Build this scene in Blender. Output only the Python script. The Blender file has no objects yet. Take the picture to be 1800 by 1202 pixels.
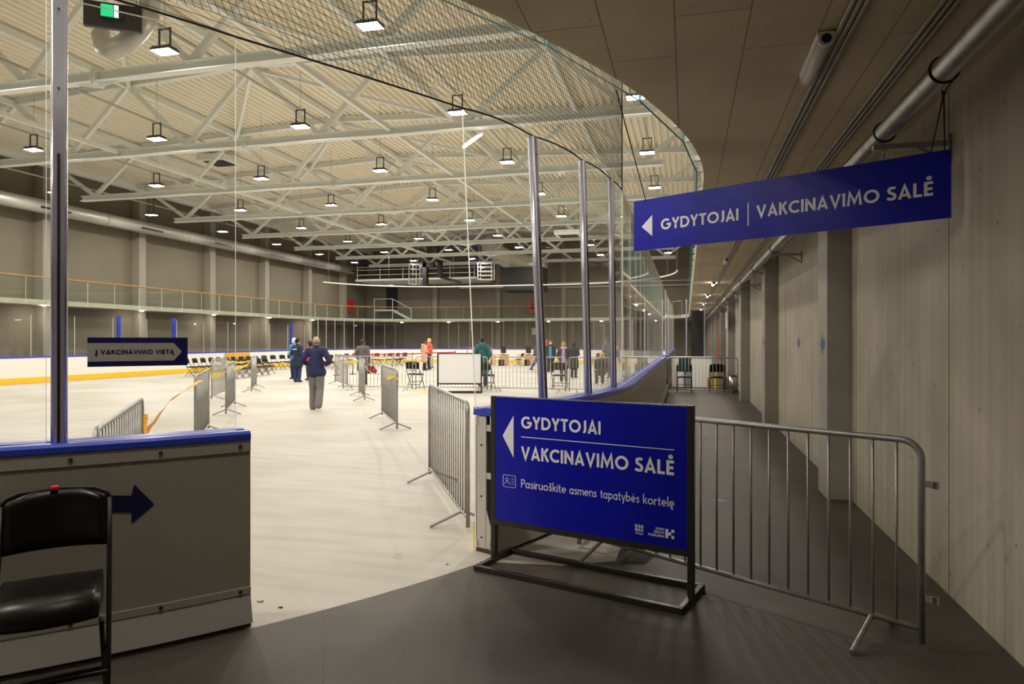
import bpy, bmesh, math, random
from mathutils import Vector, Matrix
random.seed(7)
SC = bpy.context.scene
COL = SC.collection
pi = math.pi

# ------------------------------------------------------------------ camera, world, exposure
TH = math.radians(14.35)          # camera yaw to the left of the corridor axis (+Y)
ST, CT = math.sin(TH), math.cos(TH)
EYE = 1.7
cam_d = bpy.data.cameras.new('camera')
cam_d.sensor_width = 36.0
cam_d.lens = 24.0                 # 1200 px at 1800 px width
cam_d.shift_y = -3.0 / 1800.0
cam_d.clip_end = 300
cam = bpy.data.objects.new('camera', cam_d)
COL.objects.link(cam)
cam.location = (0, 0, EYE)
cam.rotation_euler = (pi / 2, 0, TH)
SC.camera = cam
w = bpy.data.worlds.new('world'); SC.world = w
w.use_nodes = True
w.node_tree.nodes['Background'].inputs[0].default_value = (1.0, 0.93, 0.82, 1)
w.node_tree.nodes['Background'].inputs[1].default_value = 0.02
SC.view_settings.view_transform = 'Standard'
SC.view_settings.look = 'None'
SC.view_settings.gamma = 1
SC.view_settings.exposure = 1.08
SC.view_settings.use_curve_mapping = False
SC.cycles.max_bounces = 14
SC.cycles.diffuse_bounces = 9
SC.cycles.glossy_bounces = 5
SC.cycles.transparent_max_bounces = 48
LAMP_STRENGTH = 190.0

# world helpers: where a floor point / a point at a known distance stands
def P(px, py, d):
    r = (px - 900) / 1200 * d
    return Vector((r * CT - d * ST, r * ST + d * CT, EYE - (py - 598) / 1200 * d))
def G(px, py, z=0.0):
    d = 1200 * (EYE - z) / (py - 598)
    p = P(px, py, d); return Vector((p.x, p.y, z))
C1 = Vector((-8.95, 8.8, 0)); RB = 8.3
def CIRC(px, R=RB, c=C1):
    u = (px - 900) / 1200
    kx = u * CT - ST; ky = CT + u * ST
    a = kx * kx + ky * ky; b = -2 * (kx * c.x + ky * c.y); q = c.x ** 2 + c.y ** 2 - R * R
    s = (-b - math.sqrt(b * b - 4 * a * q)) / (2 * a)
    return Vector((kx * s, ky * s, 0))

# ------------------------------------------------------------------ materials
def mat(name, col, rough=0.6, metal=0.0, spec=0.5, emit=None, estr=0.0, noise=None, bump=None, coat=0.0):
    m = bpy.data.materials.new(name); m.use_nodes = True
    nt = m.node_tree; b = nt.nodes['Principled BSDF']
    b.inputs['Base Color'].default_value = (*col, 1)
    b.inputs['Roughness'].default_value = rough
    b.inputs['Metallic'].default_value = metal
    b.inputs['Specular IOR Level'].default_value = spec
    if coat: b.inputs['Coat Weight'].default_value = coat
    if emit:
        b.inputs['Emission Color'].default_value = (*emit, 1)
        b.inputs['Emission Strength'].default_value = estr
    tc = None
    if noise:      # (scale, amount, detail[, stretch])
        tc = nt.nodes.new('ShaderNodeTexCoord')
        mp = nt.nodes.new('ShaderNodeMapping')
        if len(noise) > 3: mp.inputs['Scale'].default_value = noise[3]
        nz = nt.nodes.new('ShaderNodeTexNoise'); nz.inputs['Scale'].default_value = noise[0]; nz.inputs['Detail'].default_value = noise[2]
        rp = nt.nodes.new('ShaderNodeValToRGB')
        a = noise[1]
        rp.color_ramp.elements[0].position = 0.3; rp.color_ramp.elements[1].position = 0.7
        rp.color_ramp.elements[0].color = (*[c * (1 - a) for c in col], 1)
        rp.color_ramp.elements[1].color = (*[min(1, c * (1 + a)) for c in col], 1)
        nt.links.new(tc.outputs['Object'], mp.inputs[0]); nt.links.new(mp.outputs[0], nz.inputs['Vector'])
        nt.links.new(nz.outputs['Fac'], rp.inputs[0]); nt.links.new(rp.outputs[0], b.inputs['Base Color'])
    if bump:       # ('noise'|'wave', scale, strength)
        tc = tc or nt.nodes.new('ShaderNodeTexCoord')
        if bump[0] == 'noise':
            t = nt.nodes.new('ShaderNodeTexNoise'); t.inputs['Scale'].default_value = bump[1]; t.inputs['Detail'].default_value = 4
        else:
            t = nt.nodes.new('ShaderNodeTexWave'); t.bands_direction = 'Z'; t.inputs['Scale'].default_value = bump[1]; t.inputs['Distortion'].default_value = 0.6
        bp = nt.nodes.new('ShaderNodeBump'); bp.inputs['Strength'].default_value = bump[2]; bp.inputs['Distance'].default_value = 0.02
        nt.links.new(tc.outputs['Object'], t.inputs['Vector'])
        nt.links.new(t.outputs[0 if bump[0] == 'noise' else 1], bp.inputs['Height']); nt.links.new(bp.outputs[0], b.inputs['Normal'])
    return m

def N(nt, t, **kw):
    n = nt.nodes.new(t)
    for k, v in kw.items():
        if k in n.inputs: n.inputs[k].default_value = v
        else: setattr(n, k, v)
    return n

def concrete(name, col, bw, bh, swap, joint=0.012, board=True, off=0.5, jdark=0.35, shift=(0, 0, 0), hole=0.07):
    """cast concrete: panel joints (brick texture), board marks, pour stains, air holes"""
    m = bpy.data.materials.new(name); m.use_nodes = True
    nt = m.node_tree; b = nt.nodes['Principled BSDF']; L = nt.links.new
    b.inputs['Roughness'].default_value = 0.75; b.inputs['Specular IOR Level'].default_value = 0.3
    tc = N(nt, 'ShaderNodeTexCoord')
    sep = N(nt, 'ShaderNodeSeparateXYZ'); L(tc.outputs['Object'], sep.inputs[0])
    cmb = N(nt, 'ShaderNodeCombineXYZ')
    L(sep.outputs[swap[0]], cmb.inputs[0]); L(sep.outputs[swap[1]], cmb.inputs[1])
    br = N(nt, 'ShaderNodeTexBrick', offset=off, Scale=1.0)
    br.inputs['Mortar Size'].default_value = joint; br.inputs['Brick Width'].default_value = bw; br.inputs['Row Height'].default_value = bh
    br.inputs['Mortar Smooth'].default_value = 0.3
    ad = N(nt, 'ShaderNodeVectorMath', operation='ADD'); ad.inputs[1].default_value = shift
    L(cmb.outputs[0], ad.inputs[0]); L(ad.outputs[0], br.inputs['Vector'])
    n1 = N(nt, 'ShaderNodeTexNoise', Scale=0.9, Detail=6.0); L(tc.outputs['Object'], n1.inputs['Vector'])
    r1 = N(nt, 'ShaderNodeValToRGB'); r1.color_ramp.elements[0].position = 0.3; r1.color_ramp.elements[1].position = 0.72
    r1.color_ramp.elements[0].color = (*[c * 0.82 for c in col], 1); r1.color_ramp.elements[1].color = (*[c * 1.15 for c in col], 1)
    L(n1.outputs['Fac'], r1.inputs[0])
    cur = r1.outputs[0]
    if board:
        mp = N(nt, 'ShaderNodeMapping'); mp.inputs['Scale'].default_value = (9, 9, 0.25); L(tc.outputs['Object'], mp.inputs[0])
        n2 = N(nt, 'ShaderNodeTexNoise', Scale=1.0, Detail=3.0); L(mp.outputs[0], n2.inputs['Vector'])
        r2 = N(nt, 'ShaderNodeValToRGB'); r2.color_ramp.elements[0].position = 0.35; r2.color_ramp.elements[1].position = 0.65
        r2.color_ramp.elements[0].color = (0.9, 0.9, 0.9, 1); r2.color_ramp.elements[1].color = (1.05, 1.05, 1.05, 1)
        L(n2.outputs['Fac'], r2.inputs[0])
        mx = N(nt, 'ShaderNodeMix', data_type='RGBA', blend_type='MULTIPLY'); mx.inputs[0].default_value = 1
        L(cur, mx.inputs[6]); L(r2.outputs[0], mx.inputs[7]); cur = mx.outputs[2]
    # small air holes
    mp = N(nt, 'ShaderNodeMapping'); mp.inputs['Scale'].default_value = (8, 8, 5); L(tc.outputs['Object'], mp.inputs[0])
    vo = N(nt, 'ShaderNodeTexVoronoi', Scale=1.0); L(mp.outputs[0], vo.inputs['Vector'])
    r3 = N(nt, 'ShaderNodeValToRGB'); r3.color_ramp.elements[0].position = hole * .5; r3.color_ramp.elements[1].position = hole
    r3.color_ramp.elements[0].color = (0.35, 0.33, 0.3, 1); r3.color_ramp.elements[1].color = (1, 1, 1, 1)
    L(vo.outputs['Distance'], r3.inputs[0])
    mx = N(nt, 'ShaderNodeMix', data_type='RGBA', blend_type='MULTIPLY'); mx.inputs[0].default_value = 0.8
    L(cur, mx.inputs[6]); L(r3.outputs[0], mx.inputs[7]); cur = mx.outputs[2]
    mj = N(nt, 'ShaderNodeMix', data_type='RGBA'); L(br.outputs['Fac'], mj.inputs[0]); L(cur, mj.inputs[6])
    mj.inputs[7].default_value = (*[c * jdark for c in col], 1)
    L(mj.outputs[2], b.inputs['Base Color'])
    bp = N(nt, 'ShaderNodeBump', Strength=0.25, Distance=0.01); L(n1.outputs['Fac'], bp.inputs['Height']); L(bp.outputs[0], b.inputs['Normal'])
    return m

def glass_mat(name, tint, rough=0.015, base=0.02, gain=0.8):
    m = bpy.data.materials.new(name); m.use_nodes = True
    nt = m.node_tree; nt.nodes.clear(); L = nt.links.new
    o = N(nt, 'ShaderNodeOutputMaterial')
    t = N(nt, 'ShaderNodeBsdfTransparent'); t.inputs[0].default_value = (*tint, 1)
    g = N(nt, 'ShaderNodeBsdfGlossy'); g.inputs['Roughness'].default_value = rough; g.inputs[0].default_value = (1, 1, 1, 1)
    f = N(nt, 'ShaderNodeLayerWeight'); f.inputs['Blend'].default_value = 0.5
    pw = N(nt, 'ShaderNodeMath', operation='POWER'); pw.inputs[1].default_value = 4.0
    ml = N(nt, 'ShaderNodeMath', operation='MULTIPLY_ADD'); ml.inputs[1].default_value = gain; ml.inputs[2].default_value = base
    L(f.outputs['Facing'], pw.inputs[0]); L(pw.outputs[0], ml.inputs[0])
    mx = N(nt, 'ShaderNodeMixShader'); L(ml.outputs[0], mx.inputs[0]); L(t.outputs[0], mx.inputs[1]); L(g.outputs[0], mx.inputs[2])
    L(mx.outputs[0], o.inputs[0])
    return m

M = {}
M['steel_white'] = mat('painted_steel', (0.80, 0.83, 0.81), 0.65, spec=0.3)
M['deck'] = mat('roof_sheet', (0.86, 0.81, 0.69), 0.55)
M['wall'] = mat('rendered_wall', (0.165, 0.145, 0.107), 0.85, noise=(0.35, 0.08, 4.0))
M['wall_far'] = mat('far_wall_paint', (0.20, 0.18, 0.14), 0.85, noise=(0.35, 0.08, 4.0))
M['col_light'] = mat('column_paint', (0.28, 0.255, 0.205), 0.8)
M['slab_edge'] = mat('slab_edge_paint', (0.55, 0.52, 0.44), 0.7, noise=(3.0, 0.1, 3.0))
M['conc_wall'] = concrete('cast_concrete_wall', (0.385, 0.345, 0.282), 2.56, 40.0, (1, 2), joint=0.011, off=0.0, jdark=0.3, hole=0.10)
M['conc_ceil'] = concrete('cast_concrete_ceiling', (0.58, 0.49, 0.33), 2.27, 0.374, (1, 0), joint=0.005, off=0.22, board=False, jdark=0.5, shift=(-1.83, 0.06, 0))
M['conc_col'] = mat('column_concrete', (0.30, 0.285, 0.25), 0.75, noise=(1.5, 0.1, 5.0))
M['board_white'] = mat('white_board_plastic', (0.80, 0.78, 0.74), 0.35)
M['board_grey'] = mat('grey_board_sheet', (0.30, 0.28, 0.24), 0.45, noise=(0.8, 0.06, 3.0))
M['board_strip'] = mat('board_trim_metal', (0.36, 0.34, 0.30), 0.4)
M['board_skirt'] = mat('board_skirt_plastic', (0.34, 0.325, 0.30), 0.4)
M['blue_cap'] = mat('blue_rail_plastic', (0.025, 0.06, 0.52), 0.3)
M['yellow_kick'] = mat('yellow_kick_plate', (0.85, 0.52, 0.02), 0.4)
M['alu'] = mat('aluminium', (0.66, 0.65, 0.63), 0.42, 1.0)
M['post_metal'] = mat('polished_post', (0.60, 0.59, 0.72), 0.22, 0.6)
M['glass'] = glass_mat('clear_acrylic', (0.975, 0.98, 0.975))
M['glass_edge'] = mat('acrylic_edge', (0.93, 0.93, 0.88), 0.45)
M['rail_glass'] = glass_mat('balustrade_glass', (0.95, 0.975, 0.96))
M['teal_edge'] = mat('tempered_glass_edge', (0.03, 0.30, 0.30), 0.15)
M['galv'] = mat('galvanised_steel', (0.36, 0.36, 0.35), 0.45, 0.7, noise=(14, 0.12, 3.0))
M['galv_dark'] = mat('galvanised_steel_worn', (0.36, 0.355, 0.34), 0.42, 0.75, noise=(14, 0.12, 3.0))
M['black'] = mat('black_plastic', (0.012, 0.012, 0.013), 0.45)
M['black_vinyl'] = mat('black_vinyl', (0.005, 0.005, 0.005), 0.32, spec=0.28)
M['black_tube'] = mat('black_steel_tube', (0.012, 0.012, 0.011), 0.42, spec=0.35)
M['frame_black'] = mat('black_painted_frame', (0.02, 0.0185, 0.017), 0.4)
M['lamp_body'] = mat('lamp_body', (0.06, 0.06, 0.065), 0.5)
M['lamp_on'] = mat('lit_diffuser', (0.9, 0.9, 0.9), 0.5, emit=(1.0, 0.94, 0.83), estr=LAMP_STRENGTH)
M['lamp_on2'] = mat('lit_small_diffuser', (0.9, 0.9, 0.9), 0.5, emit=(1.0, 0.95, 0.86), estr=14)
M['lamp_on3'] = mat('lit_soffit_diffuser', (0.9, 0.9, 0.9), 0.5, emit=(1.0, 0.92, 0.80), estr=190)
M['lamp_off'] = mat('unlit_diffuser', (0.62, 0.60, 0.55), 0.4)
M['duct'] = mat('duct_sheet_steel', (0.50, 0.49, 0.45), 0.45, 0.5)
M['pipe'] = mat('galvanised_pipe', (0.42, 0.42, 0.42), 0.36, 0.85, noise=(9, 0.14, 3.0))
M['conduit'] = mat('cable_conduit', (0.33, 0.31, 0.27), 0.5)
M['black_duct'] = mat('black_duct', (0.018, 0.018, 0.019), 0.7, spec=0.2)
M['foil'] = mat('foil_insulation', (0.82, 0.78, 0.68), 0.35, 0.25, bump=('noise', 4.0, 0.8))
M['sign_blue'] = mat('blue_sign_print', (0.003, 0.006, 0.40), 0.28, spec=0.32)
M['sign_navy'] = mat('navy_sign_print', (0.010, 0.010, 0.14), 0.45)
M['sign_back'] = mat('sign_back', (0.80, 0.81, 0.83), 0.5)
M['letter'] = mat('light_sign_print', (0.86, 0.86, 0.93), 0.5)
M['letter_grey'] = mat('pale_sign_print', (0.50, 0.46, 0.42), 0.5)
M['letter_navy'] = mat('navy_lettering', (0.012, 0.010, 0.09), 0.5)
M['arrow_navy'] = mat('navy_vinyl', (0.004, 0.004, 0.042), 0.5)
M['dot_blue'] = mat('blue_vinyl', (0.06, 0.08, 0.30), 0.5)
M['tape_orange'] = mat('orange_tape', (0.90, 0.36, 0.03), 0.5, noise=(14, 0.35, 3.0))
M['tape_yellow'] = mat('yellow_tape', (0.90, 0.62, 0.03), 0.5, noise=(10, 0.2, 2.0))
M['orange'] = mat('orange_panel', (0.75, 0.36, 0.02), 0.5)
M['red'] = mat('red_paint', (0.55, 0.02, 0.02), 0.45)
M['red_sticker'] = mat('red_sticker', (0.95, 0.02, 0.015), 0.5)
M['maroon'] = mat('maroon_fabric', (0.22, 0.01, 0.03), 0.8)
M['wood'] = mat('wood', (0.60, 0.36, 0.16), 0.5)
M['rail_wood'] = mat('handrail_wood', (0.42, 0.20, 0.05), 0.5)
M['white'] = mat('white_paint', (0.80, 0.79, 0.77), 0.5)
M['bin_steel'] = mat('brushed_bin_steel', (0.55, 0.54, 0.52), 0.3, 0.9)
M['cord'] = mat('black_cord', (0.008, 0.008, 0.008), 0.8)
M['white_cord'] = mat('pale_cord', (0.66, 0.62, 0.52), 0.6)
M['net'] = mat('black_net', (0.01, 0.01, 0.01), 0.9)
M['exit_green'] = mat('lit_exit_sign', (0.02, 0.3, 0.12), 0.4, emit=(0.0, 0.45, 0.16), estr=0.7)
M['exit_white'] = mat('lit_exit_pictogram', (0.8, 0.9, 0.85), 0.4, emit=(0.6, 0.9, 0.8), estr=0.9)
M['goal_net'] = mat('white_goal_net', (0.75, 0.75, 0.75), 0.8)
M['screen'] = mat('dark_screen', (0.02, 0.02, 0.022), 0.3)
M['grate'] = mat('grey_mesh', (0.16, 0.155, 0.145), 0.7)
M['rub_bolt'] = mat('dark_bolt', (0.04, 0.035, 0.03), 0.5)

def ice_mat():
    m = bpy.data.materials.new('worn_rink_floor'); m.use_nodes = True
    nt = m.node_tree; b = nt.nodes['Principled BSDF']; L = nt.links.new
    tc = N(nt, 'ShaderNodeTexCoord')
    n1 = N(nt, 'ShaderNodeTexNoise', Scale=0.35, Detail=7.0); L(tc.outputs['Object'], n1.inputs['Vector'])
    r1 = N(nt, 'ShaderNodeValToRGB'); e = r1.color_ramp.elements
    e[0].position = 0.32; e[0].color = (0.385, 0.36, 0.31, 1); e[1].position = 0.62; e[1].color = (0.505, 0.492, 0.468, 1)
    L(n1.outputs['Fac'], r1.inputs[0])
    mp = N(nt, 'ShaderNodeMapping'); mp.inputs['Scale'].default_value = (0.55, 4.0, 1); mp.inputs['Rotation'].default_value = (0, 0, 0.25)
    L(tc.outputs['Object'], mp.inputs[0])
    n2 = N(nt, 'ShaderNodeTexNoise', Scale=1.6, Detail=5.0); L(mp.outputs[0], n2.inputs['Vector'])
    r2 = N(nt, 'ShaderNodeValToRGB'); e = r2.color_ramp.elements
    e[0].position = 0.30; e[0].color = (0.88, 0.86, 0.83, 1); e[1].position = 0.6; e[1].color = (1.04, 1.03, 1.02, 1)
    L(n2.outputs['Fac'], r2.inputs[0])
    mx = N(nt, 'ShaderNodeMix', data_type='RGBA', blend_type='MULTIPLY'); mx.inputs[0].default_value = 1
    L(r1.outputs[0], mx.inputs[6]); L(r2.outputs[0], mx.inputs[7])
    n3 = N(nt, 'ShaderNodeTexNoise', Scale=3.5, Detail=8.0, Roughness=0.7); L(tc.outputs['Object'], n3.inputs['Vector'])
    r3 = N(nt, 'ShaderNodeValToRGB'); e = r3.color_ramp.elements
    e[0].position = 0.27; e[0].color = (0.62, 0.56, 0.46, 1); e[1].position = 0.38; e[1].color = (1, 1, 1, 1)
    L(n3.outputs['Fac'], r3.inputs[0])
    m2 = N(nt, 'ShaderNodeMix', data_type='RGBA', blend_type='MULTIPLY'); m2.inputs[0].default_value = 0.8
    L(mx.outputs[2], m2.inputs[6]); L(r3.outputs[0], m2.inputs[7])
    L(m2.outputs[2], b.inputs['Base Color'])
    b.inputs['Roughness'].default_value = 0.55; b.inputs['Specular IOR Level'].default_value = 0.35
    bp = N(nt, 'ShaderNodeBump', Strength=0.15, Distance=0.01); L(n3.outputs['Fac'], bp.inputs['Height']); L(bp.outputs[0], b.inputs['Normal'])
    return m
M['ice'] = ice_mat()

def rubber_mat():
    m = bpy.data.materials.new('dark_rubber_floor'); m.use_nodes = True
    nt = m.node_tree; b = nt.nodes['Principled BSDF']; L = nt.links.new
    tc = N(nt, 'ShaderNodeTexCoord')
    n1 = N(nt, 'ShaderNodeTexNoise', Scale=1.2, Detail=6.0); L(tc.outputs['Object'], n1.inputs['Vector'])
    r1 = N(nt, 'ShaderNodeValToRGB'); e = r1.color_ramp.elements
    e[0].position = 0.3; e[0].color = (0.054, 0.046, 0.040, 1); e[1].position = 0.7; e[1].color = (0.082, 0.070, 0.060, 1)
    L(n1.outputs['Fac'], r1.inputs[0])
    n2 = N(nt, 'ShaderNodeTexNoise', Scale=90.0, Detail=2.0); L(tc.outputs['Object'], n2.inputs['Vector'])
    r2 = N(nt, 'ShaderNodeValToRGB'); e = r2.color_ramp.elements
    e[0].position = 0.35; e[0].color = (0.85, 0.85, 0.85, 1); e[1].position = 0.72; e[1].color = (1.25, 1.25, 1.25, 1)
    L(n2.outputs['Fac'], r2.inputs[0])
    mx = N(nt, 'ShaderNodeMix', data_type='RGBA', blend_type='MULTIPLY'); mx.inputs[0].default_value = 1
    L(r1.outputs[0], mx.inputs[6]); L(r2.outputs[0], mx.inputs[7])
    # thin seams of the mats
    br = N(nt, 'ShaderNodeTexBrick', offset=0.5, Scale=1.0)
    br.inputs['Mortar Size'].default_value = 0.004; br.inputs['Brick Width'].default_value = 2.4; br.inputs['Row Height'].default_value = 1.2
    mp = N(nt, 'ShaderNodeMapping'); mp.inputs['Rotation'].default_value = (0, 0, 1.05); L(tc.outputs['Object'], mp.inputs[0]); L(mp.outputs[0], br.inputs['Vector'])
    mj = N(nt, 'ShaderNodeMix', data_type='RGBA'); L(br.outputs['Fac'], mj.inputs[0]); L(mx.outputs[2], mj.inputs[6]); mj.inputs[7].default_value = (0.050, 0.043, 0.038, 1)
    L(mj.outputs[2], b.inputs['Base Color'])
    b.inputs['Roughness'].default_value = 0.6; b.inputs['Specular IOR Level'].default_value = 0.4
    return m
M['rubber'] = rubber_mat()

# ------------------------------------------------------------------ mesh builder
class MB:
    def __init__(s): s.v = []; s.f = []; s.mi = []; s.sm = []
    def add(s, vs, fs, mi=0, smooth=False):
        o = len(s.v); s.v += [tuple(v) for v in vs]
        for f in fs: s.f.append(tuple(i + o for i in f)); s.mi.append(mi); s.sm.append(smooth)
        return s
    def box(s, c, size, rz=0.0, mi=0, rx=0.0, ry=0.0):
        x, y, z = [k / 2 for k in size]
        R = Matrix.Rotation(rz, 3, 'Z') @ Matrix.Rotation(ry, 3, 'Y') @ Matrix.Rotation(rx, 3, 'X')
        vs = [Vector(c) + R @ Vector((i * x, j * y, k * z)) for k in (-1, 1) for j in (-1, 1) for i in (-1, 1)]
        return s.add(vs, [(0, 2, 3, 1), (4, 5, 7, 6), (0, 1, 5, 4), (1, 3, 7, 5), (3, 2, 6, 7), (2, 0, 4, 6)], mi)
    def bar(s, a, b, w, h, up=(0, 0, 1), mi=0):
        a, b = Vector(a), Vector(b); d = (b - a).normalized(); up = Vector(up)
        if abs(d.dot(up)) > 0.98: up = Vector((0, 1, 0))
        r = d.cross(up).normalized(); u = r.cross(d)
        vs = [p + r * (i * w / 2) + u * (j * h / 2) for p in (a, b) for j in (-1, 1) for i in (-1, 1)]
        return s.add(vs, [(0, 2, 3, 1), (4, 5, 7, 6), (0, 1, 5, 4), (1, 3, 7, 5), (3, 2, 6, 7), (2, 0, 4, 6)], mi)
    def hbeam(s, a, b, w, h, t=0.02, mi=0):
        a, b = Vector(a), Vector(b); up = Vector((0, 0, 1)); d = (b - a).normalized(); u = d.cross(up).normalized().cross(d)
        o = u * (h / 2 - t / 2)
        s.bar(a + o, b + o, w, t, mi=mi); s.bar(a - o, b - o, w, t, mi=mi); s.bar(a, b, t, h - 2 * t, mi=mi); return s
    def tube(s, pts, r, n=10, closed=False, mi=0, cap=True):
        pts = [Vector(p) for p in pts]; k = len(pts); rs = r if isinstance(r, (list, tuple)) else [r] * k
        vs = []; pr = None
        for i, p in enumerate(pts):
            if closed: t = pts[(i + 1) % k] - pts[i - 1]
            else: t = pts[min(i + 1, k - 1)] - pts[max(i - 1, 0)]
            if t.length < 1e-9: t = Vector((0, 0, 1))
            t.normalize()
            if pr is None:
                q = Vector((0, 0, 1)) if abs(t.z) < 0.9 else Vector((1, 0, 0))
                pr = t.cross(q).normalized()
            else:
                pr = pr - t * pr.dot(t)
                pr = pr.normalized() if pr.length > 1e-6 else t.orthogonal().normalized()
            bn = t.cross(pr)
            vs += [p + (pr * math.cos(2 * pi * j / n) + bn * math.sin(2 * pi * j / n)) * rs[i] for j in range(n)]
        fs = []
        for i in range(k if closed else k - 1):
            a, b = i * n, ((i + 1) % k) * n
            fs += [(a + j, a + (j + 1) % n, b + (j + 1) % n, b + j) for j in range(n)]
        s.add(vs, fs, mi, True)
        if cap and not closed:
            o = len(s.v) - k * n
            s.f += [tuple(o + j for j in reversed(range(n))), tuple(o + (k - 1) * n + j for j in range(n))]; s.mi += [mi, mi]; s.sm += [False, False]
        return s
    def poly(s, pts, mi=0): return s.add(pts, [tuple(range(len(pts)))], mi)
    def prism(s, poly, z0, z1, mi=0, mside=None):
        n = len(poly); vs = [(x, y, z0) for x, y in poly] + [(x, y, z1) for x, y in poly]
        s.add(vs, [tuple(reversed(range(n))), tuple(range(n, 2 * n))], mi)
        o = len(s.v) - 2 * n
        for i in range(n):
            j = (i + 1) % n
            s.f.append((o + i, o + j, o + n + j, o + n + i)); s.mi.append(mi if mside is None else mside); s.sm.append(False)
        return s
    def sphere(s, c, r, n=10, mi=0, sc=(1, 1, 1)):
        vs = [(c[0], c[1], c[2] + r * sc[2])]; m = max(4, n // 2 + 1)
        for i in range(1, m):
            a = pi * i / m
            for j in range(n):
                b = 2 * pi * j / n
                vs.append((c[0] + r * sc[0] * math.sin(a) * math.cos(b), c[1] + r * sc[1] * math.sin(a) * math.sin(b), c[2] + r * sc[2] * math.cos(a)))
        vs.append((c[0], c[1], c[2] - r * sc[2])); fs = []
        for j in range(n): fs.append((0, 1 + j, 1 + (j + 1) % n))
        for i in range(m - 2):
            a, b = 1 + i * n, 1 + (i + 1) * n
            fs += [(a + j, b + j, b + (j + 1) % n, a + (j + 1) % n) for j in range(n)]
        a = 1 + (m - 2) * n; e = len(vs) - 1
        for j in range(n): fs.append((a + j, e, a + (j + 1) % n))
        return s.add(vs, fs, mi, True)
    def caps(s, a, b, ra, rb, n=10, mi=0):
        a, b = Vector(a), Vector(b)
        s.sphere(a, ra, n, mi); s.sphere(b, rb, n, mi); return s.tube([a, b], [ra, rb], n, mi=mi)
    def sweep(s, path, prof, closed=False, mi=None, caps=True):
        """path: list of (point, outward unit vector); prof: closed list of (out, z); mi per profile edge"""
        n = len(prof); vs = []
        for p, o in path: vs += [(p.x + o.x * a, p.y + o.y * a, p.z + z) for a, z in prof]
        k = len(path)
        o0 = len(s.v); s.v += vs
        for i in range(k if closed else k - 1):
            a, b = o0 + i * n, o0 + ((i + 1) % k) * n
            for j in range(n):
                s.f.append((a + j, b + j, b + (j + 1) % n, a + (j + 1) % n)); s.mi.append(mi[j] if mi else 0); s.sm.append(False)
        if caps and not closed:
            s.f += [tuple(o0 + j for j in range(n)), tuple(o0 + (k - 1) * n + j for j in reversed(range(n)))]; s.mi += [0, 0]; s.sm += [False, False]
        return s
    def mesh(s, name, mats):
        me = bpy.data.meshes.new(name); me.from_pydata(s.v, [], s.f)
        for m in (mats if isinstance(mats, (list, tuple)) else [mats]): me.materials.append(M[m] if isinstance(m, str) else m)
        me.polygons.foreach_set('material_index', s.mi); me.polygons.foreach_set('use_smooth', s.sm)
        bm = bmesh.new(); bm.from_mesh(me); bmesh.ops.recalc_face_normals(bm, faces=bm.faces[:])
        big = [f for f in bm.faces if len(f.verts) > 4]
        if big: bmesh.ops.triangulate(bm, faces=big)
        bm.to_mesh(me); bm.free(); me.update(); return me
    def build(s, name, mats, parent=None, bevel=0.0):
        o = bpy.data.objects.new(name, s.mesh(name, mats)); COL.objects.link(o)
        if parent: o.parent = parent
        if bevel:
            b = o.modifiers.new('soft', 'BEVEL'); b.width = bevel; b.segments = 2; b.limit_method = 'ANGLE'; b.harden_normals = False
        return o

def tag(o, label=None, cat=None, group=None, kind=None):
    if label: o['label'] = label
    if cat: o['category'] = cat
    if group: o['group'] = group
    if kind: o['kind'] = kind
    return o
def thing(name, label, cat, loc=(0, 0, 0), rz=0.0, group=None, kind=None, scale=1.0):
    o = bpy.data.objects.new(name, None); COL.objects.link(o); o.empty_display_size = 0.1
    o.location = loc; o.rotation_euler = (0, 0, rz)
    if scale != 1.0: o.scale = (scale,) * 3
    return tag(o, label, cat, group, kind)
KIDS = {}
def reg(o):
    KIDS[o.name] = [c for c in bpy.data.objects if c.parent == o]; return o
def dup(root, loc, rz, label, group=None, kids=None):
    r = root.copy(); COL.objects.link(r); r.location = loc; r.rotation_euler = (0, 0, rz); r['label'] = label
    if group: r['group'] = group
    for c in kids:
        d = c.copy(); COL.objects.link(d); d.parent = r
    return r
ONES = ' first second third fourth fifth sixth seventh eighth ninth tenth eleventh twelfth thirteenth fourteenth fifteenth sixteenth seventeenth eighteenth nineteenth'.split(' ')
TENS = {20: ('twentieth', 'twenty'), 30: ('thirtieth', 'thirty'), 40: ('fortieth', 'forty'), 50: ('fiftieth', 'fifty'), 60: ('sixtieth', 'sixty')}
def nth(n):
    if n < 20: return ONES[n]
    t, r = n // 10 * 10, n % 10
    return TENS[t][0] if r == 0 else TENS[t][1] + '-' + ONES[r]

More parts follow.
